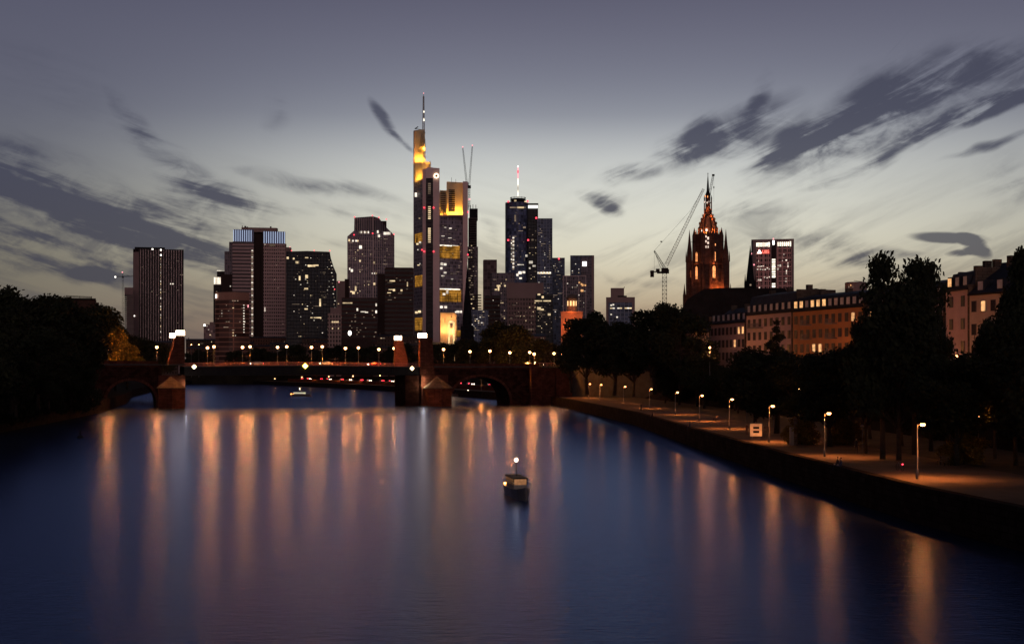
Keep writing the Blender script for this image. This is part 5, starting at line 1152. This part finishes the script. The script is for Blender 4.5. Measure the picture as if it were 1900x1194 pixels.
# people: skinned figures
MSK = mat('skin', (.35,.22,.16), .6); 
def person(x, y, z0, rz, label, cloth, pose='sit', hairc=(.03,.02,.015), hold=None):
    r = root('person', (x, y, z0), label, 'person', None, rz)
    if pose == 'sit':
        V_ = [(0,0,.50),(0,.02,.72),(0,.0,.98),(0,-.01,1.06),(0,-.03,1.15),(0,-.04,1.24), (.10,0,.47),(.13,-.42,.50),(.12,-.46,.08),(.12,-.60,.03), (-.10,0,.47),(-.13,-.40,.50),(-.13,-.42,.08),(-.13,-.56,.03), (.19,.0,.96),(.24,-.06,.70),(.14,-.30,.60), (-.19,.0,.96),(-.24,-.05,.70),(-.13,-.28,.60)]
    else:
        V_ = [(0,0,.95),(0,.0,1.18),(0,0,1.42),(0,0,1.50),(0,-.01,1.60),(0,-.02,1.70), (.10,0,.90),(.11,-.08,.50),(.12,.02,.08),(.12,-.14,.03), (-.10,0,.90),(-.12,.10,.50),(-.12,.16,.10),(-.12,.02,.03), (.19,0,1.40),(.24,.02,1.12),(.22,-.12,.90), (-.19,0,1.40),(-.24,-.02,1.12),(-.22,-.14,.92)]
    E_ = [(0,1),(1,2),(2,3),(3,4),(4,5),(0,6),(6,7),(7,8),(8,9),(0,10),(10,11),(11,12),(12,13),(2,14),(14,15),(15,16),(2,17),(17,18),(18,19)]
    RD = [.14,.13,.15,.06,.09,.085,.09,.075,.05,.045,.09,.075,.05,.045,.065,.045,.035,.065,.045,.035]
    me = bpy.data.meshes.new('body'); me.from_pydata(V_, E_, []); me.materials.append(cloth)
    o = bpy.data.objects.new('body', me); COL.objects.link(o); o.parent = r
    md = o.modifiers.new('skin', 'SKIN'); sk = me.skin_vertices[0].data if me.skin_vertices else None
    if sk is None:
        bpy.context.view_layer.objects.active = o; sk = me.skin_vertices[0].data
    for k_, rd in enumerate(RD): sk[k_].radius = (rd, rd*.85)
    sk[0].use_root = True
    o.modifiers.new('sub', 'SUBSURF').levels = 1
    hz = V_[5][2]; hy_ = V_[5][1]
    MB().lathe([(.03,-.12),(.08,-.08),(.10,0),(.09,.08),(.03,.13)], 10, (0,hy_+.01,hz-.02)).build('head', MSK, r, True)
    MB().lathe([(.105,-.02),(.112,.04),(.09,.11),(.02,.15)], 10, (0,hy_+.03,hz-.01)).build('hair', mat('hair', hairc, .6), r, True)
    for s_, vi in ((1,16),(-1,19)):
        hx, hy2, hz2 = V_[vi]; mb = MB(); mb.bar((hx,hy2,hz2), (hx,hy2-.07,hz2-.02), .035, 6, .04)
        for k_ in range(4): mb.bar((hx-.03+k_*.02, hy2-.07, hz2-.02), (hx-.03+k_*.02, hy2-.12-.012*(k_ in (1,2)), hz2-.05), .009, 5)
        mb.bar((hx-s_*.035,hy2-.03,hz2-.01), (hx-s_*.055,hy2-.075,hz2-.02), .010, 5); mb.build('hand', MSK, r)
CJ = mat('dark_jacket', (.02,.02,.03), .8); CB = mat('blue_shirt', (.03,.04,.08), .8); CR = mat('rust_shirt', (.10,.04,.03), .8)
for dx, cl, lab in ((0, CJ, 'person in dark jacket sitting on the quay edge, left of the seated pair'), (.75, CB, 'person in dark blue sitting on the quay edge, right of the seated pair')):
    D = 138; person(edge_x(D)+.45+dx*.2, D-dx, PZ-.30, R(-85), lab, cl)
for D, off, cl, lab, ps in ((205,5,CR,'person in rust shirt walking past the third promenade lamp','stand'), (213,8,CJ,'person in dark coat walking near the white board','stand'), (285,1.0,CJ,'person sitting on the quay edge near the sixth promenade lamp','sit'), (232,1.0,CB,'person sitting on the quay edge below the fourth promenade lamp','sit'), (330,4,CJ,'person standing near the seventh promenade lamp','stand'), (160,9,CJ,'person standing on the path before the pillar','stand')):
    person(edge_x(D)+(.45 if ps == 'sit' else off), D, PZ-.30 if ps == 'sit' else PZ+.01, R(-85 if ps == 'sit' else rnd.uniform(-60, 60)), lab, cl, ps)

# bicycle with red tail lamp
def bicycle(x, y, rz, label):
    r = root('bicycle', (x, y, PZ), label, 'bicycle', 'bicycles on the promenade', rz)
    for wx in (-.52,.52):
        mb = MB(); N = 16
        for i in range(N):
            a0, a1 = 2*math.pi*i/N, 2*math.pi*(i+1)/N; mb.bar((wx+.34*math.cos(a0),0,.34+.34*math.sin(a0)), (wx+.34*math.cos(a1),0,.34+.34*math.sin(a1)), .018, 5)
            if i % 2 == 0: mb.bar((wx,0,.34), (wx+.34*math.cos(a0),0,.34+.34*math.sin(a0)), .004)
        mb.build('wheel', M_dark, r)
    mb = MB()
    for a_, b_ in (((-.52,.34),(-.1,.32)),((-.1,.32),(.38,.78)),((-.1,.32),(-.22,.85)),((-.2,.76),(.36,.8)),((-.52,.34),(-.2,.74)),((.52,.34),(.36,.9))): mb.bar((a_[0],0,a_[1]), (b_[0],0,b_[1]), .018, 6)
    mb.build('frame', M_steel, r); MB().bar((.34,-.25,.98),(.34,.25,.98),.015,6).bar((.36,0,.88),(.34,0,.98),.015,6).build('handlebar', M_dark, r); MB().box(-.34,-.1,-.07,.07,.86,.91).build('saddle', M_dark, r)
    MB().box(-.62,-.56,-.05,.05,.62,.70).build('tail_lamp', E_tail, r)
bicycle(edge_x(101)+7.4, 101, R(60), 'bicycle with a red tail lamp near the bench at the right edge')
bicycle(edge_x(133)+5.2, 133, R(100), 'bicycle with a red tail lamp on the path between the two nearest lamps')

# ------------------------------------------------------------------ cars
def car_proto(loc, rz, label, paint, group, gz):
    r = root('car', (loc[0], loc[1], gz), label, 'car', group, rz)
    mb = MB(); P_ = [(-2.1,.35),(2.15,.35),(2.2,.62),(2.1,.80),(1.15,.92),(.55,1.38),(-1.0,1.42),(-1.75,.98),(-2.15,.92),(-2.2,.6)]
    n_ = len(P_); v = [(x_,-.84,z_) for x_,z_ in P_]+[(x_,.84,z_) for x_,z_ in P_]
    for i_ in (5,6): v[i_] = (P_[i_][0],-.64,P_[i_][1]); v[n_+i_] = (P_[i_][0],.64,P_[i_][1])
    mb.add(v, [tuple(range(n_)), tuple(range(n_,2*n_))[::-1]]+[((i+1) % n_,i,n_+i,n_+(i+1) % n_) for i in range(n_)]); mb.build('body', paint, r)
    g_ = mat('car_glass', (.01,.012,.015), .1, spec=.7)
    MB().add([(.95,-.75,1.02),(.56,-.64,1.34),(-.98,-.64,1.37),(-1.5,-.75,1.02),(.95,.75,1.02),(.56,.64,1.34),(-.98,.64,1.37),(-1.5,.75,1.02)], [(0,1,2,3),(7,6,5,4)]).build('side_windows', g_, r).scale = (1,1.04,1)
    MB().add([(1.16,-.66,.94),(1.16,.66,.94),(.60,.58,1.37),(.60,-.58,1.37)], [(0,1,2,3)]).build('windscreen', g_, r).location = (.015,0,.015)
    for wx in (-1.35,1.35):
        for wy in (-.84,.84):
            w_ = MB().lathe([(.32,-.11),(.33,0),(.32,.11)], 14).build('wheel', mat('tyre', (.012,.012,.012), .9), r); w_.location = (wx,wy,.32); w_.rotation_euler = (R(90),0,0)
    for wy in (-.6,.6):
        MB().box(2.14,2.23,wy-.2,wy+.2,.58,.76).build('headlight', E_head, r); MB().box(-2.24,-2.14,wy-.2,wy+.2,.68,.86).build('tail_light', E_tail, r)
    return r
MP = [mat('car_paint_%s' % n_, c_, .25, .3, spec=.6) for n_, c_ in (('silver', (.3,.3,.31)), ('black', (.02,.02,.022)), ('red', (.25,.02,.02)), ('white', (.55,.55,.54)))]
cp = [car_proto((0,0), 0, '', MP[i], None, 0) for i in range(4)]; used = [False]*4; CN = ['silver','black','red','white']
def car(x, y, z, rz, i, label, group):
    r = cp[i] if not used[i] else copy_tree(cp[i]); used[i] = True
    r.location = (x, y, z); r.rotation_euler = (0,0,rz); tag(r, label, 'car', group); return r
# road on the far right bank beyond the bridge (seen under the girder)
RD_ = [(24,560),(-2,640),(-50,800),(-128,1020),(-190,1165)]
def on_line(L_, s_):
    tot = 0; segs = []
    for a_, b_ in zip(L_[:-1], L_[1:]): d_ = (Vector(b_)-Vector(a_)).length; segs.append((a_, b_, d_)); tot += d_
    t_ = s_*tot
    for a_, b_, d_ in segs:
        if t_ <= d_: return Vector(a_).lerp(Vector(b_), t_/d_), math.atan2(b_[1]-a_[1], b_[0]-a_[0])
        t_ -= d_
    return Vector(L_[-1]), 0
pass
rm = MB(); v = []
for a_ in RD_: v += [(a_[0]-5, a_[1]-1, 5.0), (a_[0]+6, a_[1]+2, 5.0)]
rm.add(v, [(2*i, 2*i+1, 2*i+3, 2*i+2) for i in range(len(RD_)-1)]); struct('quay_road', rm, M_asph)
qm = MB(); v = []
for a_ in RD_: v += [(a_[0]-5.2, a_[1]-1, -2), (a_[0]-5.2, a_[1]-1, 5.3), (a_[0]-4.8, a_[1]-1, 5.3)]
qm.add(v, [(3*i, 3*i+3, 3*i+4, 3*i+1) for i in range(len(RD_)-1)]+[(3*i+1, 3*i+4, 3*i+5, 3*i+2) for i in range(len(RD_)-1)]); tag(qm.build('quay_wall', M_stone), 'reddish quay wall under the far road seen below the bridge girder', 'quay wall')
for i in range(30):
    s_ = .03+i*.0325; p_, a_ = on_line(RD_, s_); away = i % 3 != 0
    nrm = Vector((math.sin(a_), -math.cos(a_)))*(2.2 if away else -1.6)
    car(p_.x+nrm.x, p_.y+nrm.y, 5.0, a_+(0 if away else math.pi), i % 4, '%s car %s on the far quay road, %s in line' % (CN[i % 4], 'driving away' if away else 'coming closer', order2[i]), 'cars on the far quay road')
# approach ramp right of the bridge
e1 = on_bridge(te1, 0); e2 = on_bridge(te1, WD)
rp = MB(); A_ = [(e1.x, e1.y, zdr+.3), (e2.x, e2.y, zdr+.3), (95, 452, 10.2), (92, 434, 10.2)]
rp.add([A_[0], A_[3], A_[2], A_[1]]+[(A_[0][0],A_[0][1],2),(A_[3][0],A_[3][1],2),(A_[2][0],A_[2][1],2),(A_[1][0],A_[1][1],2)], [(0,1,2,3),(0,4,5,1),(1,5,6,2),(2,6,7,3)]); struct('approach_road', rp, M_asph)
for i, (t_, yy, rev) in enumerate(((.25,.3,0),(.40,.3,0),(.62,.3,0),(.72,.65,1),(.80,.3,0),(.88,.3,0),(.95,.3,0),(.55,.65,1))):
    a0 = Vector(A_[0]).lerp(Vector(A_[1]), yy); a1 = Vector(A_[3]).lerp(Vector(A_[2]), yy); p_ = a0.lerp(a1, t_); an = math.atan2(a1.y-a0.y, a1.x-a0.x)
    car(p_.x, p_.y, p_.z+.01, an+(math.pi if rev or i > 1 else 0), i % 4, '%s car on the ramp behind the right bank trees, %s from the bridge' % (CN[i % 4], order[i]), 'cars on the bridge ramp')
for i, t_ in enumerate((bl(990), bl(1006), bl(700), bl(610), bl(480))):
    q_ = on_bridge(t_, 5); car(q_.x, q_.y, (zdr+.36 if t_ > gt1 else cam_z(t_)+.06), BA+(math.pi if i > 1 else 0), i % 4, '%s car crossing the bridge %s' % (CN[i % 4], ['near its right end, nearer the river','at its very right end','left of the red pylon','right of the middle diamond board','over the left half of the steel span'][i]), 'cars on the bridge')
# traffic light
q_ = W3(1291, 680.5, 415); r = root('traffic_light', (q_.x, q_.y, 10.4), 'green traffic light at the ramp behind the trees', 'traffic light'); hh = q_.z-10.4
MB().bar((0,0,-1), (0,0,hh+.4), .08, 8).build('pole', M_dark, r); MB().box(-.22,.22,-.2,.12,hh-.35,hh+1.0).build('housing', M_dark, r); MB().lathe([(.02,-.3),(.2,-.22),(.22,0),(.2,.1)], 10, (0,-.3,hh)).build('green_lens', E_green, r)

# ------------------------------------------------------------------ boats, buoy
def boat(x, y, rz, L, label, glow, name='motor_boat', mast=2.7):
    r = root(name, (x, y, 0), label, 'boat', None, rz); w_ = L*.05+.5
    st_ = [(-.5,.85,.0),(-.3,1,0),(.1,1,0),(.33,.72,.1),(.46,.28,.3),(.5,.03,.42)]; v = []; 
    for t_, ww, up in st_: v += [(t_*L,-w_*ww,.95+up),(t_*L,-w_*ww*.72,-.35),(t_*L,w_*ww*.72,-.35),(t_*L,w_*ww,.95+up)]
    n_ = len(st_); f_ = []
    for i in range(n_-1): 
        for j in range(3): a_ = i*4+j; f_.append((a_, a_+1, a_+5, a_+4))
        f_.append((i*4+3, i*4, i*4+4, i*4+7))
    f_ += [(0,3,2,1), ((n_-1)*4,(n_-1)*4+1,(n_-1)*4+2,(n_-1)*4+3)]
    MB().add(v, f_).build('hull', mat('hull_paint', (.09,.085,.09), .35, spec=.5), r)
    MB().box(-.36*L,.16*L,-w_*.72,w_*.72,.96,1.35).build('cabin_base', mat('hull_white', (.3,.28,.26), .5), r)
    MB().box(-.355*L,.155*L,-w_*.70,w_*.70,1.353,1.95).build('cabin_windows', glow, r); MB().box(-.38*L,.18*L,-w_*.8,w_*.8,1.953,2.08).build('roof', M_dark, r)
    mb = MB(); [mb.box(-.355*L+k*.0567*L, -.355*L+k*.0567*L+.1, s_*w_*.71-.04, s_*w_*.71+.04, 1.353, 1.95) for k in range(10) for s_ in (-1,1)]; mb.build('window_posts', M_dark, r)
    MB().bar((-.1*L,0,2.08), (-.1*L,0,2.08+mast), .05, 6).build('mast', M_dark, r); MB().lathe([(.04,0),(.13,.08),(.13,.2),(.04,.28)], 8, (-.1*L,0,2.08+mast)).build('mast_light', emit('mast_light_glow', (1,.8,.55), 30, sample=False), r)
    for s_ in (-1,1):
        MB().box(-.495*L,-.47*L,s_*w_*.6-.1,s_*w_*.6+.1,1.0,1.16).build('stern_light', emit('stern_light_glow', (1,.30,.07), 30, sample=False), r)
        mb = MB(); xs = [L*(-.46+.085*k) for k in range(10)]
        for x_ in xs: mb.bar((x_, s_*w_*.93, .95), (x_, s_*w_*.93, 1.65), .02)
        mb.bar((xs[0], s_*w_*.93, 1.65), (xs[-1], s_*w_*.93, 1.65), .022); mb.bar((xs[0], s_*w_*.93, 1.3), (xs[-1], s_*w_*.93, 1.3), .014); mb.build('railing', M_steel, r)
    return r
boat(.6, 137, R(-80), 9, 'small low motor boat with orange lights and a mast light on open water', emit('cabin_glow', (1.0,.45,.2), .35, .3, 1.0, False), mast=1.5)
boat(-104, 660, R(-40), 14, 'small boat with one white light beyond the bridge girder', emit('cabin_glow_dim', (1.0,.9,.7), .8, sample=False), mast=1.5)
for i, (px, py) in enumerate(((895,733),(862,735))):
    D = CH*F/(py-HY); boat((px-CX)/F*D, D, R(160), 18, ['moored dark boat seen through the right bridge arch','second moored dark boat behind the one in the right arch'][i], emit('moored_cabin', (1.0,.4,.25), .06, sample=False), 'moored_boat', .8)
q_ = W3(149, 812, CH*F/(812-HY)); r = root('buoy', (q_.x, q_.y, 0), 'small dark river buoy with a slim top near the left bank', 'buoy'); MB().lathe([(.55,-.4),(.62,.1),(.5,.4),(.2,.5)], 12).build('float', M_dark, r, True); MB().lathe([(.16,.45),(.12,1.2),(.2,1.3),(.05,1.7)], 8).build('topmark', M_dark, r, True)
# landing stage lamps along the far left bank water
for i, (px, py, D) in enumerate(((355,640,900),(369,640,900),(893,703,560),(465,702,1215),(510,703,1165),(560,700,1090),(610,699,1015),(655,698,950),(705,697,880),(745,696,820),(575,703,1080))):
    q_ = W3(px, py, D); gz = GZ if py < 680 else 4.9 if D > 600 else 4.5; r = root('street_lamp', (q_.x, q_.y, gz), ['tiny far lamp left of the bridge lamp pairs','tiny far lamp just right of the first tiny one','lamp glowing inside the right bridge arch','far quay lamp under the left half of the girder','far quay lamp under the middle of the girder','far quay lamp just left of the yellow diamond','far quay lamp right of the yellow diamond','far quay lamp two thirds along the girder','far quay lamp near the right end of the girder','far quay lamp beside the grey pier','low far quay lamp below the yellow diamond'][i], 'street lamp', 'far quay lamps'); hh = q_.z-gz
    MB().lathe([(.1,0),(.06,hh)], 6).build('pole', M_steel, r); MB().lathe([(.05,hh),(.3,hh+.15),(.3,hh+.45),(.05,hh+.6)], 8).build('globe', E_lamp, r); bulb(r, (0,0,hh+.3), 9000, .34)
print('objects', len(bpy.data.objects))
